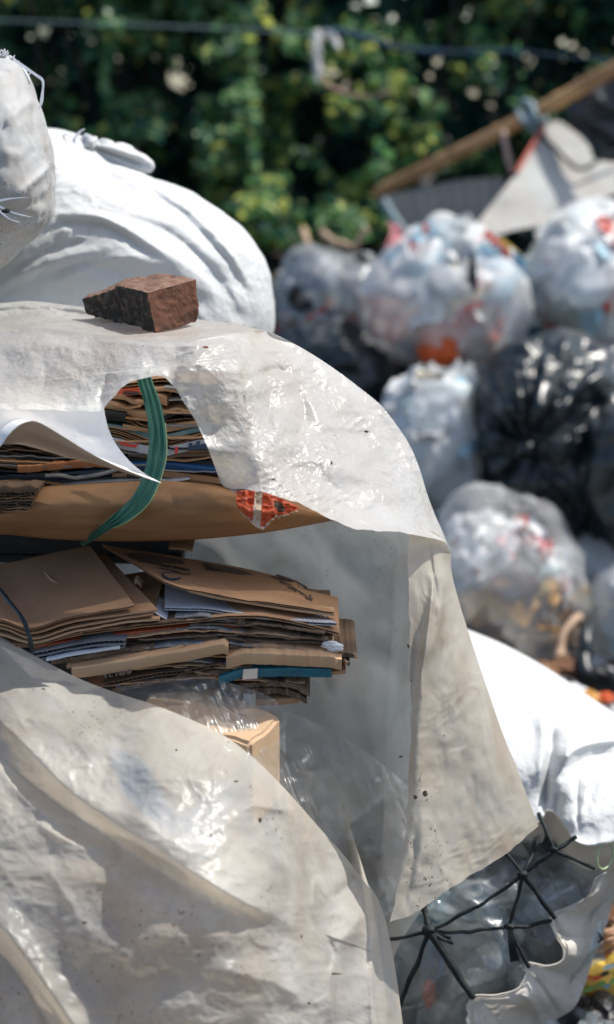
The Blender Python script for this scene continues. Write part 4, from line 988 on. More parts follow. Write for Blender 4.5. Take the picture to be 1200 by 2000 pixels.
card('brown carton edge under the blue folder', 'card', L3([(220, 924), (320, 920), (380, 926), (440, 935), (520, 945)]), group=GU, t=12)
card('ash coloured sheet wedge tapering right of the white tip', 'card_white', L3([(300, 936), (330, 938), (370, 933)], D0 - .012), group=GU, t=4)
card('blue grey paper lying along the top of the golden carton', 'card_grey', L3([(60, 956), (110, 948), (190, 940), (270, 936), (340, 940), (420, 953), (480, 965)], D0 - .012), group=GU, t=9, rounded=True)
card('dark fluted carton stack under the curled white sheet', ('card_dark', 'card_dark'), L3([(-120, 858), (0, 864), (60, 872), (140, 888), (220, 905)]), group=GU, t=7, flute=True)
card('second dark fluted carton under the curled white sheet', ('card_dark', 'card_dark'), L3([(-120, 868), (0, 873), (60, 881), (150, 898), (220, 910)]), group=GU, t=9, flute=True)
card('black board sandwiched below the dark fluted cartons', 'card_black', L3([(-120, 878), (0, 884), (70, 892), (150, 903), (230, 912)], D0 + .01), group=GU, t=10)
card('greyish brown carton end at the left frame edge above the navy sheet', 'card', L3([(-120, 890), (0, 893), (30, 896), (70, 904)]), group=GU, t=20, rounded=True)
card('faded orange carton strip above the navy sheet', 'card_rust', L3([(34, 911), (80, 908), (140, 902), (185, 898), (235, 904)], D0 - .014), group=GU, t=15, rounded=True, torn=.25)
card('navy sheet running from the left frame edge behind the strap', 'card_navy', L3([(-120, 926), (0, 927), (90, 926), (200, 916), (300, 914)], D0 - .002), group=GU, t=17, rounded=True)
card('thin silvery folded paper lying over the navy sheet', 'card_grey', L3([(88, 927), (115, 927), (148, 931), (190, 926), (230, 916)], D0 - .016), group=GU, t=6, rounded=True)
card('black layer beneath the navy sheet at the left frame edge', 'card_black', L3([(-120, 944), (0, 945), (70, 943), (200, 933), (320, 930)]), group=GU, t=14)
for i, (y, m, lab) in enumerate([(962, 'card_dark', 'top ragged dark carton of the little stack at the left frame edge'), (971, 'card', 'ragged brown carton in the little stack at the left frame edge'),
                                 (981, 'card_dark', 'dark ragged carton low in the little stack at the left frame edge'), (991, 'card', 'lowest ragged brown carton of the little stack at the left frame edge')]):
    card(lab, (m, 'card'), L3([(-120, y), (0, y + 1), (40, y), (72 - 5 * i, y - 2 + i)], 2.93), group=GU, t=7, flute=True, torn=.5, depth=.1)
THIN = random.Random(21)
for i in range(16):
    y = 758 + i * 11.5 + THIN.uniform(-3, 3); x0, x1 = (THIN.uniform(205, 250), THIN.uniform(270, 300)) if i % 2 else (THIN.uniform(300, 330), THIN.uniform(400, 470))
    m_ = THIN.choice(['card', 'card_light', 'card_dark', 'card_grey', 'card_black'])
    card('thin paper or card edge squeezed between thicker cartons under the arch of the sheet', m_, L3([(x0, y + THIN.uniform(-3, 3)), ((x0 + x1) / 2, y + THIN.uniform(0, 4)), (x1, y + THIN.uniform(-3, 3))], D0 - THIN.uniform(.006, .016)), group='thin sheets in the upper bundle', t=THIN.uniform(1.6, 3.2), jit=1.6, depth=.12)
for i in range(8):
    y = 868 + i * 10; x1 = THIN.uniform(60, 190)
    card('thin ragged card edge at the left, under the curled white sheet', THIN.choice(['card', 'card_dark', 'card_black', 'card_grey']), L3([(-60, y), (x1 * .5, y + THIN.uniform(0, 6)), (x1, y + THIN.uniform(4, 12))], D0 - THIN.uniform(.004, .012)), group='thin sheets at the left of the upper bundle', t=THIN.uniform(1.6, 3), jit=1.8, depth=.12)
# the golden carton along the bottom of the bundle
ct = [(-140, 985, 3.0), (0, 985, 3.0), (60, 962, 3.0), (150, 952, 3.0), (300, 946, 3.0), (400, 954, 3.0), (470, 968, 3.02), (560, 986, 3.06), (655, 1013, 3.14)]
cb = [(-140, 1046, 3.07), (0, 1044, 3.07), (100, 1053, 3.07), (200, 1057, 3.07), (300, 1057, 3.07), (420, 1051, 3.08), (540, 1037, 3.1), (655, 1016, 3.15)]
Q = coons(ct, cb, [ct[0], (-140, 1010, 2.97), cb[0]], [ct[-1], cb[-1]], 120, 24); v = np.linspace(0, 1, 24)[:, None]; u = np.linspace(0, 1, 120)[None]
Q[..., 2] -= .024 * np.sin(math.pi * v) ** .7 * (1 - u ** 4) + .004 * fbm(np.stack([Q[..., 0] / 90, Q[..., 1] / 30, Q[..., 0] * 0], -1), 3, 44) + fold(Q, [(90, 1010), (240, 1016), (430, 1012)], -.004, 3, 5) + fold(Q, [(330, 950), (342, 990), (336, 1050)], -.004, 4, 6)
V = W3(Q); und = V[-1][None] + np.linspace(0.02, .45, 8)[:, None, None] * np.array([0, 1, .02]); tp = V[0][None] + np.linspace(.45, .02, 8)[:, None, None] * np.array([0, 1, .0])
b = MB(); A_ = np.concatenate([tp, V, und]); b.add(A_.reshape(-1, 3), grid_faces(A_.shape[0], A_.shape[1]))
tag(b.build('folded_carton', M['card_gold']), 'long smooth golden brown carton folded round the bottom of the upper bundle', 'carton', GU)

# red torn packet
top = [(462, 958, 2.94), (500, 958, 2.925), (540, 970, 2.92), (584, 990, 2.93)]; bot = [(470, 1000, 2.93), (490, 1018, 2.92), (512, 1034, 2.915), (534, 1014, 2.915), (556, 1006, 2.92), (582, 996, 2.93)]
Q = coons(top, bot, [top[0], (462, 985, 2.92), bot[0]], [top[-1], bot[-1]], 70, 40)
Q[..., 2] -= fold(Q, [(463, 990), (500, 996), (545, 1002)], .02, 8, 8) + .008 * ridged(np.stack([Q[..., 0] / 14, Q[..., 1] / 14, Q[..., 0] * 0], -1), 3, 15)
Q[..., 1] += 2.5 * ridged(np.stack([Q[..., 0] / 9, Q[..., 0] * 0, Q[..., 0] * 0], -1), 3, 16) * np.linspace(0, 1, 40)[:, None] ** 6
nv, nu = Q.shape[:2]; fs = grid_faces(nv, nu); mis = []
X = Q.reshape(-1, 3)
for f in fs:
    x, y = X[f].mean(0)[:2]; r = f[0] // nu
    if r >= nv - 4: mis.append(1)
    elif 497 < x + (y - 980) * .08 < 512: mis.append(1)
    elif 534 < x < 558 and 975 + (x - 534) * .25 < y < 1000 and (x - 546) ** 2 / 120 + (y - 990 - (x - 546) * .5) ** 2 / 90 < 1.1: mis.append(2)
    else: mis.append(0)
b = MB(); b.add(W3(Q).reshape(-1, 3), fs); b.m = mis
tag(b.build('torn_packet', [M['card_red'], M['paper_torn'], M['ink']]), 'torn red printed packet sticking out under the plastic sheet', 'packet')

# straps
t = thing('strap', 'broad green plastic strap tied round the upper bundle', 'strap', tuple(W3((190, 1045, 3.0))))
b = MB(); Q = ribbon(b, [(278, 725, 2.985), (286, 755, 2.975), (300, 795, 2.965), (307, 840, 2.955), (308, 880, 2.95), (299, 925, 2.945), (281, 968, 2.935), (250, 1000, 2.945), (215, 1024, 2.96), (182, 1048, 3.03), (158, 1064, 3.13)], [30, 30, 33, 34, 35, 36, 36, 31, 19, 13, 10], 120, .006, 25)
b.build('band', M['strap'], t)
b = MB(); px_tube(b, [tuple(x) for x in (Q[0, 30:95:8] - np.array([0, 0, .001]))], .0016, 5, 50); b.build('selvedge', M['strap_edge'], t)

# ------------------------------------------------------------------ lower bundle
GL = 'flattened cartons in the lower bundle'
def plane3(a, b_, c):
    A, B, C = (W3(np.array(x)) for x in (a, b_, c)); n = np.cross(B - A, C - A); n /= np.linalg.norm(n)
    if n[2] < 0: n = -n
    return A, n
def on_plane(px, py, pl, off=.0012):
    A, n = pl; r = ray(px, py); k = ((A - CAMP) @ n) / (r @ n); return CAMP + r * k + n * off
def top_print(parent, name, polys, pl, mat, off=.0012):
    b = MB()
    for p in polys: b.add([on_plane(x, y, pl, off) for x, y in p], [list(range(len(p)))])
    return b.build(name, mat, parent, smooth=False)
def stroke(pts, w):
    q = spline([(a, c) for a, c in pts], 16); tg = np.gradient(q, axis=0); tg /= np.linalg.norm(tg, axis=1)[:, None]; nr = np.stack([-tg[:, 1], tg[:, 0]], 1) * w / 2
    return [[tuple(q[i] + nr[i]), tuple(q[i + 1] + nr[i + 1]), tuple(q[i + 1] - nr[i + 1]), tuple(q[i] - nr[i])] for i in range(15)]

# right-hand printed flap
o, T = card('printed brown carton flap on top of the lower bundle, right side, sloping down', ('card', 'card_dark'), [(320, 1135, 2.99), (365, 1150, 2.985), (480, 1172, 2.99), (570, 1183, 3.0), (653, 1196, 3.02)], group=GL, t=4, flute=True, back=[(200, 1064, 3.26), (330, 1084, 3.28), (450, 1104, 3.3), (571, 1132, 3.3)])
PL = plane3((320, 1135, 2.99), (653, 1196, 3.02), (330, 1084, 3.28))
Tm = T
def on_board(px, py, off=.0016):
    """height of the flap's own surface under a pixel"""
    V_ = Tm.reshape(-1, 3); rel = V_ - CAMP; dd = rel @ FW
    ppx = 600 + (rel @ RT) / dd * 3200; ppy = 1000 - (rel @ UP) / dd * 3200
    k = np.argsort((ppx - px) ** 2 + (ppy - py) ** 2)[:4]; wgt = 1 / (1 + (ppx[k] - px) ** 2 + (ppy[k] - py) ** 2)
    return W3((px, py, float((dd[k] * wgt).sum() / wgt.sum()))) + np.array([0, -.2, 1.0]) * off
def board_print(parent, name, polys, mat):
    b = MB()
    for p in polys: b.add([on_board(x, y) for x, y in p], [list(range(len(p)))])
    return b.build(name, mat, parent, smooth=False)
pr = [[(247, 1082), (275, 1081), (355, 1094), (363, 1103), (330, 1101), (258, 1091)], [(268, 1094), (320, 1101), (318, 1104), (270, 1097)]]
pr += stroke([(315, 1104), (345, 1108), (368, 1114), (372, 1120)], 3) + stroke([(310, 1110), (340, 1116), (362, 1122), (374, 1122)], 2) + stroke([(330, 1106), (350, 1118)], 2)
pr += [[(392, 1100), (420, 1104), (470, 1114), (497, 1124), (470, 1124), (420, 1112)], [(400, 1108), (440, 1116), (438, 1119), (404, 1111)]]
pr += stroke([(530, 1126), (560, 1140), (600, 1166)], 2) + stroke([(540, 1124), (575, 1136), (600, 1150)], 4) + stroke([(530, 1126), (575, 1136)], 1.5) + stroke([(548, 1136), (580, 1156)], 3)
pr += [[(596, 1166), (612, 1170), (611, 1173), (598, 1170)], [(604, 1163), (608, 1163), (610, 1176), (605, 1174)]]
board_print(o, 'print', pr, M['ink'])
board_print(o, 'blue_print', stroke([(317, 1121), (322, 1128), (335, 1132), (348, 1132), (353, 1129)], 3.5) + stroke([(318, 1120), (328, 1119), (336, 1122)], 2), M['ink_blue'])
card('thin folded brown flap just under the printed one', ('card_light', 'card_dark'), [(368, 1153, 2.992), (440, 1170, 2.992), (560, 1188, 3.0), (653, 1198, 3.022)], group=GL, t=5, rounded=True, depth=.04)
card('white topped fluted board jutting out below the printed flap', ('card_white', 'card'), [(322, 1184, 3.0), (400, 1188, 2.99), (500, 1202, 2.985), (580, 1210, 2.99), (659, 1217, 3.0)], group=GL, t=6, flute=True, back=[(322, 1120, 3.22), (400, 1128, 3.22), (500, 1150, 3.23), (580, 1165, 3.25)])
card('small white paper corner between the left flaps and the white board', 'card_white', [(300, 1194, 2.99), (312, 1202, 2.985), (326, 1210, 2.985)], group=GL, t=2, depth=.1)
card('long fluted brown board across the middle of the lower bundle', ('card', 'card_light'), [(160, 1234, 2.985), (280, 1219, 2.98), (400, 1207, 2.975), (485, 1201, 2.975), (570, 1212, 2.985), (664, 1234, 3.0)], group=GL, t=6, flute=True, depth=.22)
card('orange red printed board in the middle of the lower bundle', 'card_orange', [(60, 1262, 2.995), (250, 1236, 2.995), (360, 1222, 2.99), (468, 1213, 2.99)], group=GL, t=13, rounded=True, depth=.25)
card('brown stub behind the right end of the orange board', 'card', [(462, 1214, 2.985), (470, 1213, 2.982), (478, 1214, 2.985)], group=GL, t=12, rounded=True, depth=.1)
card('dark brown flap right of the orange board', 'card_dark', [(476, 1216, 3.0), (540, 1232, 2.995), (600, 1240, 3.0), (650, 1244, 3.01)], group=GL, t=6, rounded=True)
card('dark fluted board under the orange one', ('card_dark', 'card_dark'), [(100, 1268, 3.0), (260, 1248, 3.0), (400, 1233, 3.0), (480, 1228, 3.0), (560, 1240, 3.0), (640, 1249, 3.01)], group=GL, t=7, flute=True)
card('blackish board with a curled end, right of centre', 'card_dark', [(380, 1246, 2.99), (420, 1244, 2.985), (500, 1249, 2.985), (600, 1252, 3.0), (640, 1254, 3.0)], group=GL, t=5, rounded=True)
card('black filler board for the shade of a gap low in the lower bundle', 'card_black', [(200, 1262, 3.02), (350, 1248, 3.02), (500, 1252, 3.02), (650, 1262, 3.02)], group=GL, t=14)  # near-black filler stands for the shade between boards
# left-hand flap and its fellows
oL, TL = card('wide plain brown carton flap on top of the lower bundle, under the black strap', ('card', 'card_dark'), [(-140, 1214, 2.975), (0, 1211, 2.965), (58, 1226, 2.96), (130, 1206, 2.955), (200, 1194, 2.955), (264, 1182, 2.955)], group=GL, t=4, flute=True, back=[(-140, 1106, 3.26), (0, 1100, 3.26), (90, 1082, 3.27), (176, 1066, 3.28)], jit=.4)
Tm = TL
board_print(oL, 'tear', [[(70, 1105), (76, 1107), (100, 1130), (132, 1152), (126, 1155), (112, 1152), (96, 1138)]], M['card_light'])
card('second brown carton flap under the left one, rounded corner showing', ('card', 'card_dark'), [(-140, 1222, 2.985), (0, 1218, 2.975), (60, 1236, 2.97), (140, 1213, 2.965), (240, 1199, 2.96), (308, 1189, 2.965)], group=GL, t=4, back=[(-140, 1112, 3.27), (0, 1104, 3.27), (120, 1080, 3.28), (206, 1080, 3.28)], jit=.4)
card('third brown carton flap under the left one', 'card', [(-140, 1229, 2.985), (0, 1226, 2.975), (64, 1246, 2.97), (150, 1223, 2.965), (230, 1208, 2.96), (300, 1198, 2.965)], group=GL, t=4, jit=.5)
card('fourth brown carton flap under the left one, its edge lifting', ('card_light', 'card_dark'), [(-140, 1238, 2.985), (0, 1238, 2.975), (66, 1254, 2.97), (150, 1232, 2.968), (240, 1215, 2.965), (312, 1208, 2.97)], group=GL, t=4, jit=.6)
card('short fluted brown flap below the fourth left one', ('card', 'card_light'), [(-60, 1250, 2.985), (66, 1260, 2.975), (110, 1246, 2.972), (160, 1235, 2.97)], group=GL, t=5, flute=True)
card('small torn brown tongue standing up between the two top flaps', 'card_light', [(262, 1133, 3.1), (268, 1131, 3.09), (276, 1142, 3.08)], group=GL, t=8, depth=.03, torn=.4)
card('tapered brown offcut on top of the lower bundle below the golden carton', 'card', [(330, 1070, 3.25), (355, 1071, 3.24), (376, 1074, 3.24)], group=GL, t=5, depth=.15, rounded=True)
# double wall board
o, _ = card('upper sheet of grey double wall board with open flutes, at the left', ('card_grey', 'card_grey'), [(60, 1276, 2.975), (140, 1259, 2.97), (200, 1251, 2.965), (246, 1250, 2.965)], group=GL, t=9, flute=True)
card('lower sheet of grey double wall board with open flutes, at the left', ('card_grey', 'card_grey'), [(60, 1285, 2.975), (140, 1268, 2.97), (200, 1260, 2.965), (243, 1258, 2.965)], group=GL, t=8, flute=True)
card('white paper strip under the grey double wall board', 'card_white', [(90, 1286, 2.965), (150, 1274, 2.96), (190, 1269, 2.96), (234, 1264, 2.96)], group=GL, t=5)
card('dark ragged board under the white paper strip', 'card_dark', [(100, 1290, 2.985), (180, 1278, 2.98), (240, 1268, 2.98), (300, 1262, 2.98)], group=GL, t=9, torn=.4)
card('brown board with a stepped end above the folded tan carton', 'card', [(130, 1300, 2.97), (200, 1290, 2.968), (260, 1280, 2.965), (330, 1268, 2.965), (358, 1262, 2.965)], group=GL, t=8, rounded=True)
card('thin brown sheet poking out above the folded tan carton', 'card', [(160, 1296, 2.975), (260, 1278, 2.972), (380, 1260, 2.97), (440, 1256, 2.975)], group=GL, t=5)
o, _ = card('folded tan carton with a rounded front and dark lettering, left of centre', 'card_light', [(140, 1308, 2.955), (220, 1296, 2.95), (300, 1282, 2.945), (380, 1268, 2.945), (436, 1257, 2.95), (446, 1262, 2.955)], group=GL, t=23, rounded=True)
LET = []
def lt(x, y, s, polys):
    for p in polys: LET.append([(x + a * s, y + c * s - (a * s) * .17) for a, c in p])
lt(197, 1316, 10, [[(0, .2), (1.2, .2), (1.2, .45), (0, .45)], [(.8, .4), (1.2, .4), (1.2, 1), (.8, 1)]])
lt(213, 1314, 10, [[(0, 0), (.35, 0), (.35, .9), (0, .9)], [(.35, .65), (.9, .65), (.9, .9), (.35, .9)]])
lt(226, 1312, 10, [[(0, 0), (.4, 0), (.4, .9), (0, .9)]])
lt(233, 1311, 10, [[(0, .1), (.3, 0), (1, 0), (1.3, .2), (1.3, .7), (1, .9), (.3, .9), (0, .75)]])
lt(248, 1308, 10, [[(0, .1), (.3, 0), (.8, 0), (1, .3), (.9, .75), (.6, .9), (0, .9)]])
face_print(o, 'lettering', LET, 2.937, M['ink'], .002)
card('long brown board with white torn edge behind the two tan cartons', 'card', [(436, 1258, 2.985), (500, 1258, 2.98), (560, 1262, 2.98), (620, 1270, 2.985), (646, 1276, 2.99)], group=GL, t=13, rounded=True, torn=.2)
card('folded tan carton with a torn lower lip, right of centre', 'card_light', [(442, 1286, 2.955), (480, 1277, 2.95), (560, 1279, 2.95), (640, 1282, 2.955), (668, 1288, 2.96)], group=GL, t=25, rounded=True, torn=.15)
card('brown lining sheet under the right tan carton', 'card', [(560, 1308, 2.985), (640, 1312, 2.985), (676, 1309, 2.99)], group=GL, t=8, rounded=True)
o, _ = card('teal printed board with a pale band, bottom right of the lower bundle', 'card_teal', [(428, 1322, 2.972), (470, 1308, 2.966), (540, 1305, 2.966), (600, 1306, 2.97), (648, 1307, 2.98)], group=GL, t=20, rounded=True)
face_print(o, 'pale_band', [[(476, 1307), (504, 1305), (503, 1325), (474, 1327)]], 2.958, M['paper_torn'], .003)
for st_ in (stroke([(566, 1321), (576, 1311), (592, 1310)], 2) , stroke([(572, 1322), (584, 1318), (576, 1311)], 2), stroke([(622, 1318), (630, 1310), (640, 1309)], 2), stroke([(545, 1320), (556, 1314), (560, 1318)], 2)):
    face_print(o, 'pen_mark', st_, 2.96, M['ink_blue'], .003)
card('dark fluted board under the left tan carton', ('card_dark', 'card'), [(200, 1336, 2.98), (300, 1316, 2.97), (380, 1304, 2.97), (430, 1294, 2.97)], group=GL, t=8, flute=True)
card('second dark board under the left tan carton', 'card_dark', [(220, 1344, 2.985), (320, 1324, 2.98), (400, 1312, 2.98), (450, 1306, 2.98)], group=GL, t=9, torn=.4)
card('ragged dark fluted end poking out at the right of the lower bundle', ('card_dark', 'card'), [(640, 1270, 3.0), (670, 1273, 2.99), (698, 1278, 2.995)], group=GL, t=9, torn=.6, depth=.2)
card('ragged dark scrap below the poking fluted end', 'card_dark', [(640, 1293, 3.0), (668, 1292, 2.99), (684, 1294, 2.99)], group=GL, t=8, torn=.6, depth=.2)
card('crushed black carton end hanging under the teal board', ('card_dark', 'card_dark'), [(440, 1338, 3.0), (520, 1332, 2.985), (570, 1336, 2.98), (606, 1352, 2.98)], group=GL, t=9, torn=.5, depth=.3)
card('ragged black carton below the crushed end', 'card_dark', [(450, 1346, 3.0), (530, 1344, 2.985), (575, 1352, 2.98), (600, 1364, 2.98)], group=GL, t=12, torn=.7, depth=.3)
card('light brown carton edge under the ragged black one', 'card', [(500, 1366, 3.0), (540, 1366, 2.99), (585, 1362, 2.99)], group=GL, t=14, depth=.3, rounded=True)
crumple('film_scrap', 'crumpled pale film scrap at the right end of the lower bundle', 'plastic scrap', 650, 1262, 2.985, .03, M['s_white'], 31, (1.3, .6, .6))

for i in range(18):
    f_ = i / 17; y = 1206 + f_ * 118; x0 = THIN.uniform(160, 420); x1 = THIN.uniform(520, 672) if i % 3 else x0 + THIN.uniform(90, 180)
    y0 = y + (.0 if x0 > 330 else (330 - x0) * .13)
    card('thin brown card edge squeezed between the boards of the lower bundle', THIN.choice(['card', 'card_light', 'card_dark', 'card_dark', 'card_grey']), [(x0, y0, 2.985), ((x0 + x1) / 2, y + THIN.uniform(-3, 3), 2.975), (x1, y + 10 + THIN.uniform(-4, 4), 2.985)], group='thin sheets in the lower bundle', t=THIN.uniform(1.8, 3.4), jit=1.8, depth=.12, torn=.2)
t = thing('strap', 'narrow black strap over the left flaps of the lower bundle', 'strap', tuple(W3((50, 1275, 2.9))))
b = MB(); ribbon(b, [(-60, 1085, 3.2), (-20, 1128, 3.1), (0, 1152, 3.03), (22, 1178, 2.985), (45, 1210, 2.945), (56, 1238, 2.935), (64, 1275, 2.94)], [7, 8, 9, 9, 9, 9, 8], 60, .001, 5)
b.build('band', M['blackstrap'], t)

# core of both bundles (stacked boards behind the visible edges)
def core(name, label, x0, x1, y0, y1, z0, z1, mat):
    b = MB(); n = int((z1 - z0) / .018)
    for i in range(n):
        za = z0 + i * .018; j = [random.uniform(-.012, .012) for _ in range(4)]
        V = [(x0 + j[0], y0 + j[2], za), (x1 + j[1], y0 + j[3], za), (x1 + j[1], y1, za), (x0 + j[0], y1, za)]
        V += [(a, c, za + .0165) for a, c, _ in V]
        b.add(V, [[3, 2, 1, 0], [4, 5, 6, 7], [0, 1, 5, 4], [1, 2, 6, 5], [2, 3, 7, 6], [3, 0, 4, 7]])
    return tag(b.build(name, mat, smooth=False), label, 'bale')
zU0 = float(W3((300, 1050, 3.2))[2]); zU1 = float(W3((300, 655, 3.05))[2])
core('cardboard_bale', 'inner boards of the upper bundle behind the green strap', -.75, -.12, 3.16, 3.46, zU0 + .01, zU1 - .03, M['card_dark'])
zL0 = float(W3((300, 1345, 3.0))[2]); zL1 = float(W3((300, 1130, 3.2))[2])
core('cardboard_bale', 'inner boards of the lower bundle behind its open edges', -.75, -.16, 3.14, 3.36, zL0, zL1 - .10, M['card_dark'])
core('cardboard_bale', 'black filler boards added for the shade below the lower bundle behind the wrapped box', -.80, -.13, 3.14, 3.36, float(W3((300, 1470, 3.1))[2]), zL0 - .004, M['card_black'])  # added black stack darkens the opening under the bundle
core('cardboard_bale', 'black filler boards added for the shade in the gap between the two bundles', -.80, -.27, 3.36, 3.52, zL1 - .05, zU0 + .03, M['card_black'])  # added black stack stops light from behind and keeps the gap dark
# ------------------------------------------------------------------ wrapped box and clear film
V = {}
A = np.array(W3((296, 1356, 3.12))); 
P8 = [(296, 1352, 2.98), (415, 1342, 3.04), (549, 1398, 2.93), (490, 1455, 2.83), (270, 1380, 2.885)]
W5 = [W3(p) for p in P8]
dn = np.array([0, 0, -.16])
b = MB(); topf = W5; botf = [w + dn for w in W5]
nn = len(topf)
bm = bmesh.new(); tv = [bm.verts.new(x) for x in topf]; bv = [bm.verts.new(x) for x in botf]
bm.faces.new(tv[::-1]); bm.faces.new(bv)
for i in range(nn): bm.faces.new([tv[i], tv[(i + 1) % nn], bv[(i + 1) % nn], bv[i]])
bmesh.ops.recalc_face_normals(bm, faces=bm.faces)
bmesh.ops.bevel(bm, geom=list(bm.edges), offset=.006, segments=3, affect='EDGES')
bmesh.ops.triangulate(bm, faces=[f for f in bm.faces if f.calc_area() > .001])
for _ in range(4): bmesh.ops.subdivide_edges(bm, edges=[e for e in bm.edges if e.calc_length() > .012], cuts=1); bmesh.ops.triangulate(bm, faces=[f for f in bm.faces if len(f.verts) > 3])
bm.verts.index_update(); co = np.array([v_.co[:] for v_ in bm.verts]); co[:, 2] += .004 * fbm(co * 18, 3, 4)
b.add(co, [[v_.index for v_ in f.verts] for f in bm.faces]); bm.free()
box = tag(b.build('carton_box', M['card_box'], autosmooth=.7), 'light brown carton box wrapped in clear film under the lower bundle', 'box')
b = MB(); q = spline([(412, 1346, 3.09), (420, 1362, 3.06), (440, 1382, 3.02), (462, 1396, 2.985), (480, 1402, 2.97)], 30)
PLb = plane3(P8[0], P8[2], P8[3])
pts = np.array([on_plane(x, y, PLb, .004) for x, y in q[:, :2]]); tube(b, pts, .0010, 5); b.build('crease', M['card_dark'], box)
def film_f(q): return .006 * ridged(np.stack([q[..., 0] / 20 - q[..., 1] / 46, q[..., 1] / 150 + q[..., 0] / 150, q[..., 0] * 0], -1), 3, 51) + .012 * fbm(np.stack([q[..., 0] / 50, q[..., 1] / 50, q[..., 0] * 0], -1), 3, 52)
top = [(225, 1335, 3.0), (300, 1326, 3.0), (400, 1324, 2.99), (470, 1340, 2.95), (530, 1362, 2.97), (560, 1390, 2.98)]
bot = [(250, 1420, 2.90), (330, 1430, 2.88), (420, 1462, 2.82), (495, 1510, 2.82), (540, 1560, 2.86), (600, 1640, 2.93)]
Q = coons(top, bot, [top[0], bot[0]], [top[-1], (560, 1480, 2.96), bot[-1]], 120, 80); Q[..., 2] -= film_f(Q) + .02
b = MB(); patch(b, Q)
top = [(553, 1385, 2.99), (600, 1404, 3.03), (660, 1432, 3.08), (720, 1472, 3.13), (780, 1520, 3.17), (836, 1570, 3.2)]
bot = [(600, 1640, 2.95), (650, 1720, 3.0), (700, 1790, 3.05), (735, 1800, 3.1), (785, 1765, 3.14), (836, 1735, 3.2)]
Q = coons(top, bot, [top[0], (558, 1500, 2.97), bot[0]], [top[-1], bot[-1]], 120, 90); Q[..., 2] -= film_f(Q)
patch(b, Q)
tag(b.build('wrap_film', M['film'], weld=.0005), 'loose crinkled clear wrap film over the box and trailing right', 'plastic film')

# ------------------------------------------------------------------ lower plastic sheet
f_top = [(-140, 1170, 3.0), (-60, 1210, 3.0), (0, 1241, 2.99), (60, 1276, 2.98), (150, 1323, 2.95), (230, 1354, 2.92), (300, 1376, 2.86), (380, 1408, 2.825), (440, 1438, 2.81), (500, 1484, 2.82), (560, 1544, 2.86), (620, 1612, 2.97), (670, 1668, 3.0), (722, 1735, 3.04), (742, 1762, 3.06)]
f_right = [(742, 1762, 3.06), (754, 1800, 3.06), (764, 1845, 3.05), (772, 1890, 3.04), (780, 1945, 3.04), (788, 2010, 3.04), (805, 2200, 3.05), (815, 2480, 3.05)]
f_bot = [(-140, 2480, 2.72), (150, 2480, 2.68), (400, 2480, 2.72), (650, 2480, 2.88), (815, 2480, 3.05)]
f_left = [f_top[0], (-140, 1400, 2.9), (-140, 1700, 2.78), (-140, 2000, 2.72), f_bot[0]]
def low_f(q):
    f = .009 * fbm(np.stack([q[..., 0] / 190 + q[..., 1] / 300, q[..., 1] / 150, q[..., 0] * 0], -1), 4, 81) + 0.0022 * ridged(np.stack([q[..., 0] / 90 - q[..., 1] / 140, q[..., 1] / 60, q[..., 0] * 0], -1), 4, 82)
    for p, h, a, c in [([(-60, 1360), (0, 1405), (60, 1465), (130, 1538), (200, 1590), (290, 1648), (380, 1705), (460, 1752), (540, 1792), (622, 1822)], .044, 85, 18),
                       ([(-40, 1440), (60, 1530), (160, 1600), (300, 1690), (430, 1765)], -.03, 20, 34),
                       ([(20, 1335), (110, 1420), (210, 1478), (300, 1506), (400, 1525), (480, 1536), (556, 1538)], .014, 60, 34),
                       ([(470, 1580), (500, 1572), (560, 1582), (600, 1570)], .018, 7, 12), ([(545, 1545), (552, 1570), (548, 1590)], .010, 5, 5),
                       ([(-60, 1760), (0, 1805), (50, 1870), (100, 1940), (150, 2010), (190, 2080)], .045, 34, 18), ([(-60, 1830), (20, 1880), (90, 1990), (130, 2080)], -.02, 16, 18),
                       ([(614, 1705), (613, 1760), (618, 1812)], .014, 26, 6), ([(614, 1712), (632, 1742), (645, 1755)], .012, 14, 7), ([(645, 1760), (680, 1728), (700, 1700)], -.02, 12, 18),
                       ([(735, 1768), (690, 1810), (655, 1860), (645, 1930), (650, 2020)], .035, 22, 30), ([(740, 1780), (728, 1860), (726, 1960), (735, 2060)], .022, 10, 10),
                       ([(640, 1830), (650, 1860), (640, 1900)], -.015, 8, 10), ([(380, 1890), (460, 1900), (560, 1930), (620, 1990)], .012, 20, 24),
                       ([(0, 1500), (60, 1570), (140, 1625)], .012, 14, 14), ([(60, 1600), (150, 1650), (240, 1655)], .014, 10, 14), ([(250, 1580), (330, 1640), (420, 1680)], .010, 20, 20),
                       ([(480, 1640), (560, 1690), (600, 1740)], .010, 18, 20), ([(100, 1700), (160, 1800), (300, 1920)], .012, 30, 30)]:
        f = f + fold(q, p, h, a, c)
    return f
Q = coons(f_top, f_bot, f_left, f_right, 330, 400)
u = np.linspace(0, 1, 330)[None]; v = np.linspace(0, 1, 400)[:, None]
Q[..., 2] -= .16 * np.sin(math.pi * np.clip(u * .9 + .1, 0, 1)) ** .8 * np.sin(math.pi * np.clip(v, 0, 1) ** .8) ** .9
Q[..., 2] -= (low_f(Q) + crumple_f(Q, 30, .0014, 15)) * np.clip(v * 20, 0.25, 1) * np.clip((1 - u) * 14, 0, 1)
b = MB(); patch(b, Q)
V_ = W3(Q); rb = V_[:, -1]
R = np.stack([rb + np.array([-.02, .08, 0]) * k + np.array([0, .1, 0]) * max(0, k - 1) for k in range(5)], 1); b.add(R.reshape(-1, 3), grid_faces(R.shape[0], R.shape[1]))
mbF = b; FS = tag(b.build('plastic_sheet', M['tarp_dirty'], weld=.0005), 'large creased dirty plastic sheet swelling over the bottom of the bale', 'plastic sheet', 'plastic sheets over the bale')

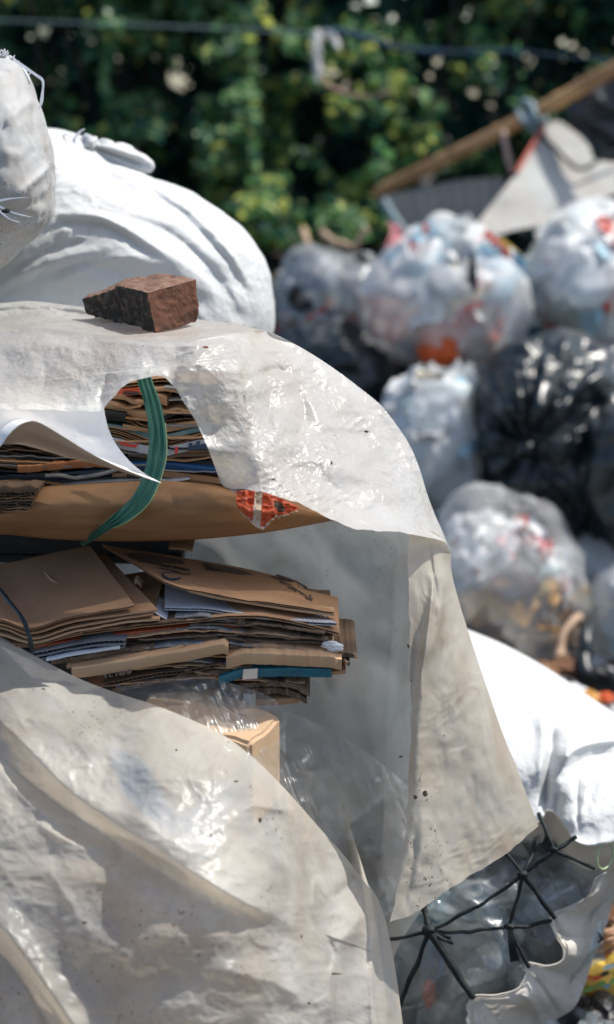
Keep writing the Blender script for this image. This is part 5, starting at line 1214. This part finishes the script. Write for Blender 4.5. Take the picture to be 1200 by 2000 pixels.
for k, (x, y, sx, sy) in enumerate([(462, 1526, 5, 2.5), (413, 1632, 2, 5), (165, 1802, 6, 3), (287, 1832, 5, 2), (589, 1829, 1.5, 5), (655, 1902, 14, 3), (604, 1960, 4, 2.5), (345, 1465, 3, 2), (508, 1602, 4, 6)]):
    fleck(FS, mbF, x, y, (sx * .55, sy * .55), 300 + k, 'ink' if x != 655 else 'stick')
# what the lower sheet covers
core('cardboard_bale', 'bale of boards hidden under the creased dirty sheet', -.80, -.10, 3.06, 3.4, GROUND, float(W3((300, 1560, 3.1))[2]), M['card'])
def inside(x, y, poly):
    r = np.zeros(x.shape, bool)
    for k in range(len(poly)):
        (x1, y1), (x2, y2) = poly[k - 1], poly[k]
        if y1 == y2: continue
        c_ = ((y1 > y) != (y2 > y)) & (x < (x2 - x1) * (y - y1) / (y2 - y1) + x1); r ^= c_
    return r
def pressed(name, label, cat, poly, mat, off):
    """a flat thing pressed against the inner side of the sheet, following it"""
    pl_ = [tuple(p) for p in spline([(a, c) for a, c in poly] + [poly[0]], 80)]
    k = np.argwhere(inside(Q[::2, ::2, 0], Q[::2, ::2, 1], pl_)); ok = {tuple(x) for x in k}
    S2 = Q[::2, ::2].copy(); S2[..., 2] += off; Wd = W3(S2); ids = {}; V2 = []; F2 = []
    def vid(p):
        if p not in ids: ids[p] = len(V2); V2.append(Wd[p])
        return ids[p]
    for (a, c) in ok:
        q4 = [(a, c), (a + 1, c), (a + 1, c + 1), (a, c + 1)]
        if all(x in ok for x in q4): F2.append([vid(x) for x in q4])
    n_ = len(V2); V2 = V2 + [v + FW * .004 for v in V2]; F2 = F2 + [[x + n_ for x in f][::-1] for f in F2]
    b = MB(); b.add(np.array(V2), F2); return tag(b.build(name, M[mat]), label, cat)
pressed('shade_patch', 'blue patch added behind the dirty sheet for a dim V of shade', 'plastic bag', [(205, 1450), (285, 1485), (352, 1590), (420, 1528), (455, 1535), (440, 1620), (392, 1690), (330, 1640), (245, 1560)], 'card_blue', .012)  # dark layer added under the sheet to draw a V-shaped shadow

# ------------------------------------------------------------------ netted sack, lower right
t = thing('woven_sack', 'white woven sack lying open, its mouth laced with black cord', 'sack', tuple(W3((1080, 2000, 3.6))), 'woven sacks')
g_top = [(820, 1215, 3.95), (925, 1258, 3.95), (1000, 1289, 3.93), (1080, 1332, 3.9), (1130, 1364, 3.88), (1200, 1412, 3.86), (1320, 1490, 3.8)]
g_bot = [(820, 1560, 3.6), (930, 1600, 3.52), (1000, 1606, 3.48), (1045, 1606, 3.46), (1060, 1600, 3.45), (1068, 1580, 3.46), (1085, 1588, 3.46), (1108, 1620, 3.42), (1122, 1640, 3.4), (1148, 1652, 3.39), (1175, 1650, 3.39), (1205, 1640, 3.4), (1320, 1600, 3.42)]
def sackf(q):
    f = .006 * fbm(np.stack([q[..., 0] / 50, q[..., 1] / 60, q[..., 0] * 0], -1), 4, 95)
    for p, h, a, c in [([(1082, 1400), (1076, 1470), (1066, 1540), (1062, 1600)], -.07, 10, 16), ([(1050, 1380), (1062, 1450), (1050, 1540)], .03, 18, 12), ([(1092, 1410), (1110, 1450), (1100, 1500)], .03, 10, 12),
                       ([(1098, 1500), (1120, 1468), (1160, 1452), (1230, 1446)], .05, 16, 5), ([(1106, 1520), (1130, 1488), (1170, 1474), (1240, 1470)], -.045, 10, 16), ([(1090, 1545), (1088, 1570), (1080, 1600)], -.02, 8, 8),
                       ([(1130, 1490), (1128, 1560), (1130, 1630)], -.014, 5, 6), ([(1150, 1500), (1140, 1570), (1120, 1620)], .010, 6, 6), ([(1095, 1452), (1130, 1452), (1180, 1450)], -.01, 3, 4), ([(1180, 1490), (1160, 1580), (1125, 1630)], .012, 12, 12),
                       ([(1110, 1636), (1150, 1650), (1200, 1638)], .016, 7, 7)]:
        f = f + fold(q, p, h, a, c)
    return f
Q = coons(g_top, g_bot, [g_top[0], (820, 1400, 3.7), g_bot[0]], [g_top[-1], g_bot[-1]], 200, 170); v = np.linspace(0, 1, 170)[:, None]
Q[..., 2] -= .10 * np.sin(math.pi * v) + sackf(Q) * np.clip(v * 10, 0, 1)
b = MB(); patch(b, Q)
Vt = W3(Q)[0]; R = np.stack([Vt + np.array([0, .18, -.02]) * k + np.array([0, 0, -.12]) * max(0, k - 1) ** 1.5 for k in range(6)], 0); b.add(R.reshape(-1, 3), grid_faces(6, len(Vt)))
b.build('upper_lip', M['sack_white'], t)
r_in = [(1290, 1672, 3.42), (1215, 1694, 3.41), (1185, 1702, 3.405), (1165, 1716, 3.4), (1152, 1748, 3.4), (1120, 1768, 3.4), (1086, 1782, 3.39), (1076, 1796, 3.385), (1090, 1830, 3.385), (1103, 1852, 3.38), (1100, 1876, 3.375), (1070, 1886, 3.37), (1030, 1880, 3.36), (1026, 1900, 3.36), (1010, 1930, 3.35), (970, 1946, 3.34), (928, 1948, 3.33), (912, 1968, 3.33), (920, 2060, 3.33)]
r_out = [(1340, 1690, 3.62), (1230, 1710, 3.62), (1198, 1760, 3.62), (1184, 1810, 3.62), (1160, 1870, 3.62), (1140, 1930, 3.62), (1120, 1970, 3.6), (1075, 2002, 3.58), (1030, 2090, 3.55)]
Q = coons(r_in, r_out, [r_in[0], r_out[0]], [r_in[-1], r_out[-1]], 240, 60); v = np.linspace(0, 1, 60)[:, None]
def lipf(q):
    f = .006 * fbm(np.stack([q[..., 0] / 40, q[..., 1] / 40, q[..., 0] * 0], -1), 4, 98)
    for p, h, a, c in [([(1075, 1800), (1110, 1830), (1160, 1830)], -.02, 8, 10), ([(1060, 1890), (1100, 1880), (1130, 1870)], -.016, 6, 8), ([(1030, 1895), (1060, 1930), (1090, 1980)], -.018, 6, 8), ([(1100, 1780), (1140, 1770), (1180, 1740)], .012, 8, 8), ([(1010, 1935), (1040, 1960), (1060, 2000)], .014, 9, 9), ([(940, 1955), (970, 1990), (985, 2040)], -.014, 8, 9)]:
        f = f + fold(q, p, h, a, c)
    return f
Q[..., 2] -= (.05 * np.sin(math.pi * np.clip(v * 1.3, 0, 1)) + lipf(Q)) * np.clip(v * 10, 0, 1)
Q[..., 0] += 2.5 * fbm(np.stack([Q[..., 0] / 10, Q[..., 1] / 10, Q[..., 0] * 0], -1), 2, 99) * (1 - v) ** 8
b = MB(); patch(b, Q)
Vo = W3(Q)[-1]; R = np.stack([Vo + np.array([-.02, .12, -.015]) * k for k in range(5)], 0); b.add(R.reshape(-1, 3), grid_faces(5, len(Vo)))
b.build('lower_lip', M['sack_tan'], t)
b = MB(); ri = np.array(r_in)[2:-1]; ri[:, 2] -= .002; px_tube(b, [tuple(x) for x in ri], .0018, 5, 200, jit=.004); b.build('frayed_hem', M['sack_tan'], t)
gi = np.array(g_bot); gj = gi + np.array([0, 95, .33]); Q = coons(gi, gj, [gi[0], gj[0]], [gi[-1], gj[-1]], 120, 30)
Q[..., 2] += .02 * fbm(np.stack([Q[..., 0] / 40, Q[..., 1] / 50, Q[..., 0] * 0], -1), 3, 97) * np.linspace(0, 1, 30)[:, None]
b = MB(); patch(b, Q); b.build('inner_wall', M['sack_tan'], t)
t2 = thing('clear_liner', 'crumpled clear plastic liner full of bottles inside the laced sack', 'plastic bag', tuple(W3((950, 2080, 3.6))))
b = MB(); lin = [(735, 1760), (790, 1700), (880, 1670), (980, 1660), (1060, 1670), (1160, 1680), (1230, 1700), (1215, 1720), (1160, 1780), (1130, 1860), (1090, 1930), (1010, 1990), (960, 2080), (860, 2130), (760, 2110), (720, 1940)]
blob(b, (950, 1840, 3.68), lin, .20, 6, 101, (5, .03), (7, .02), full=1.25); b.build('film', M['film_dark'], t2)
b = MB(); a_ = np.random.default_rng(5)
for i in range(90):
    q = (a_.uniform(760, 1170), a_.uniform(1640, 2060), a_.uniform(3.58, 3.75))
    scrap_patch(b, W3(q), -FW, a_.uniform(.05, .12), int(a_.choice(4, p=[.25, .3, .3, .15])), 900 + i)
tag(b.build('loose_contents', [M['film_grey'], M['card_black'], M['film_dark'], M['s_grey']], t2), kind='stuff')
b = MB(); blob(b, (950, 1850, 3.86), [(x * .96 + 38, y * .96 + 72) for x, y in lin], .14, 5, 105, (5, .03), (9, .02)); tag(b.build('trash_bag', M['black_bag']), 'black filler added for the dark inside of the laced sack behind the bottles', 'rubbish bag')  # black blob added as the sack's dark interior
def bottle(label, a, bq, r, mat, cap=None):
    A, B = W3(np.array(a)), W3(np.array(bq)); ax = B - A; L = np.linalg.norm(ax); ax /= L
    prof = [(0, .35), (.01, .85), (.04, 1), (.30, 1), (.32, .93), (.36, 1), (.62, 1), (.64, .95), (.70, .98), (.84, .62), (.90, .36), (1.0, .34)]
    sd = np.cross(ax, [0, 0, 1.0]); sd /= np.linalg.norm(sd); up = np.cross(sd, ax); th = np.linspace(0, 2 * math.pi, 20, endpoint=False)
    V = np.array([[A + ax * L * h + r * k * (np.cos(x) * sd + np.sin(x) * up) for x in th] for h, k in prof])
    nv, nu = V.shape[:2]; V = V + (.004 * fbm(V * 30, 2, int(a[0])))[..., None]
    F = [[i * nu + j, i * nu + (j + 1) % nu, (i + 1) * nu + (j + 1) % nu, (i + 1) * nu + j] for i in range(nv - 1) for j in range(nu)] + [list(range(nu))[::-1]]
    tt = thing('plastic_bottle', label, 'bottle', tuple(A), 'bottles in the laced sack')
    b = MB(); b.add(V.reshape(-1, 3), F); b.build('body', M[mat], tt)
    b = MB(); tube(b, [A + ax * L * .985, A + ax * L * 1.0, A + ax * L * 1.07], r * .42, 14); b.build('cap', M[cap or 's_white'], tt)
bottle('teal bottle with its base showing under the hanging sheet corner', (838, 1794, 3.50), (900, 1700, 3.62), .035, 'bottle_teal', 's_blue')
bottle('clear bottle lying low between the lowest cords', (905, 1935, 3.50), (1010, 1830, 3.60), .04, 'bottle')
bottle('clear bottle standing between the two upper cord knots', (960, 1800, 3.52), (935, 1700, 3.60), .036, 'bottle')
bottle('clear bottle upright beside the right lip of the sack', (1060, 1960, 3.50), (1000, 1870, 3.55), .036, 'bottle')
bottle('clear bottle under the topmost cord knot', (1040, 1780, 3.54), (1130, 1720, 3.6), .038, 'bottle')
crumple('plastic_scrap', 'small orange red scrap behind the lowest left cord', 'plastic scrap', 838, 1942, 3.5, .05, M['s_orange'], 51, (.6, .5, 1.2))
b = MB()
th = np.linspace(0, 2 * math.pi, 40); c = W3((1182, 1672, 3.40)); ring = c + .026 * (np.cos(th)[:, None] * np.array([.75, .66, 0]) + np.sin(th)[:, None] * np.array([0, .2, 1.0])); tube(b, ring, .0024, 6, cap=False)
tag(b.build('plastic_ring', M['ring_green']), 'pale green plastic ring inside the upper lip of the laced sack', 'ring')

t = thing('cord_lacing', 'black cord knotted into a web across the mouth of the white sack', 'cord', tuple(W3((940, 1960, 3.4))))
N1, N2, N3, N4 = (838, 1818, 3.36), (1022, 1708, 3.36), (1082, 1660, 3.37), (995, 1810, 3.36)
def cord(b, pts, r):
    q = spline(pts, 44); w = W3(q); L = np.linalg.norm(w[-1] - w[0]); t_ = np.linspace(0, 1, 44)
    w = w + .0035 * np.stack([fbm(w * 22, 2, 1), fbm(w * 22, 2, 2), fbm(w * 22, 2, 3)], 1) * np.sin(math.pi * t_)[:, None]
    tube(b, w, r * (.92 + .10 * np.cos(t_ * 11 + L * 40)), 8)
b = MB()
def mid(a, c, dx=0, dy=4): return ((a[0] + c[0]) / 2 + dx, (a[1] + c[1]) / 2 + dy, (a[2] + c[2]) / 2)
for a, c, r, dy in [(N1, N2, .0042, 10), (N2, N3, .0042, -2), (N2, N3, .0036, 5), (N3, (1052, 1588, 3.42), .005, 0), (N3, (1126, 1634, 3.38), .0045, 2), (N3, (1162, 1697, 3.38), .0042, 2), (N2, (1054, 1630, 3.42), .0045, 2), (N2, (1046, 1634, 3.42), .0035, 4),
                    (N2, (990, 1668, 3.40), .0042, 2), (N2, (1084, 1794, 3.37), .006, 0), (N2, N4, .004, 4), (N4, (1078, 1798, 3.375), .0045, 3), (N4, (1034, 1890, 3.35), .0045, 2), (N1, N4, .0042, 6), (N1, (755, 1834, 3.38), .0042, 4),
                    (N1, (780, 1965, 3.36), .0055, 4), (N1, (926, 1950, 3.33), .0085, 3), (N1, (826, 1765, 3.40), .0075, 0), (N1, (886, 1842, 3.35), .0045, 0), (N1, (880, 1834, 3.36), .004, -4)]:
    cord(b, [a, mid(a, c, 0, dy), c], r)
b.build('web', M['cord'], t)
for n_, r in ((N1, .013), (N2, .0095), (N3, .0075), (N4, .0095)):
    b = MB(); v_, f_ = ico(3); b.add(W3(np.array(n_)) + v_ * np.array([1.2, .8, .9]) * r * .85 * (1 + .25 * ridged(v_ * 2, 2, int(n_[0])))[:, None], f_); b.build('knot', M['cord'], t)
b = MB(); ribbon(b, [(996, 1815, 3.35), (1000, 1845, 3.345), (1006, 1878, 3.35)], [9, 14, 18], 20, 0, 5); b.build('tail', M['cord'], t)

# ------------------------------------------------------------------ ground litter, bottom right
t = thing('broken_basket', 'piece of broken split cane basket lying right of the laced sack', 'basket', tuple(W3((1190, 1880, 4.0))))
b = MB()
for k in range(8):
    y = 1818 + k * 9
    px_tube(b, [(1128 - k * 2, y + 14, 4.0), (1160, y + 4 + (k % 2) * 3, 3.97 + (k % 2) * .02), (1200, y - 4, 3.98 - (k % 2) * .02), (1260, y - 16, 4.05)], .006, 6, 24, jit=.006)
b.build('weavers', M['wicker'], t)
b = MB()
for k in range(4): px_tube(b, [(1150 + k * 26, 1806, 4.0), (1146 + k * 26, 1850, 3.985), (1140 + k * 26, 1890, 4.0)], .008, 6, 12)
b.build('stakes', M['wicker'], t)
n, f = ico(4); c = np.array(W3((1190, 1914, 3.92)))
o_ = [(1128, 1902), (1134, 1884), (1180, 1876), (1260, 1872), (1270, 1930), (1220, 1946), (1160, 1946), (1130, 1938)]
b = MB(); blob(b, (1195, 1912, 3.92), o_, .035, 5, 121, (8, .004), (22, .003), full=1.4)
pk = b.build('snack_packet', M['s_yellow']); tag(pk, 'yellow printed snack packet lying under the broken basket', 'packet')
b = MB()
for px, py, sx, sy, mi in [(1146, 1888, 9, 4, 0), (1166, 1910, 14, 4, 1), (1150, 1908, 6, 3, 1), (1182, 1902, 9, 5, 2), (1190, 1888, 12, 5, 3), (1175, 1922, 9, 6, 4), (1152, 1932, 16, 4, 4), (1186, 1926, 7, 4, 0), (1198, 1916, 8, 5, 4), (1140, 1918, 5, 4, 3)]:
    th = np.linspace(0, 2 * math.pi, 12, endpoint=False)
    dd = 3.92 - .035 * math.sqrt(max(.05, 1 - ((px - 1195) / 75) ** 2 - ((py - 1912) / 40) ** 2)) - .012
    w = W3(np.stack([px + sx * np.cos(th), py + sy * np.sin(th) - .3 * sx * np.cos(th), th * 0 + dd], 1)); b.add(w, [list(range(12))[::-1]], mi)
b.build('print', [M['s_blue'], M['s_red'], M['s_black'], M['s_lblue'], M['s_green']], pk, smooth=False)
crumple('food_wrapper', 'black crushed wrapper at the bottom right corner', 'wrapper', 1180, 1985, 3.85, .16, M['s_black'], 61, (1.2, .8, .5))
crumple('food_wrapper', 'grey shiny wrapper beside the black one at the bottom right', 'wrapper', 1120, 2010, 3.8, .1, M['s_grey'], 62)
crumple('food_wrapper', 'brown wrapper on the ground right of the white sack', 'wrapper', 1230, 1800, 4.3, .16, M['s_brown'], 63)
for i in range(10):
    crumple('food_wrapper', ['dull brown wrapper among the litter under the bags', 'dark wrapper among the litter under the bags'][i % 2], 'wrapper', random.uniform(900, 1240), random.uniform(1310, 1420), random.uniform(5.2, 5.8), random.uniform(.08, .16), M[random.choice(['s_brown', 's_black', 's_grey', 's_gold'])] if i % 2 == 0 else M['s_black'], 70 + i, group=['brown litter under the bags', 'dark litter under the bags'][i % 2])
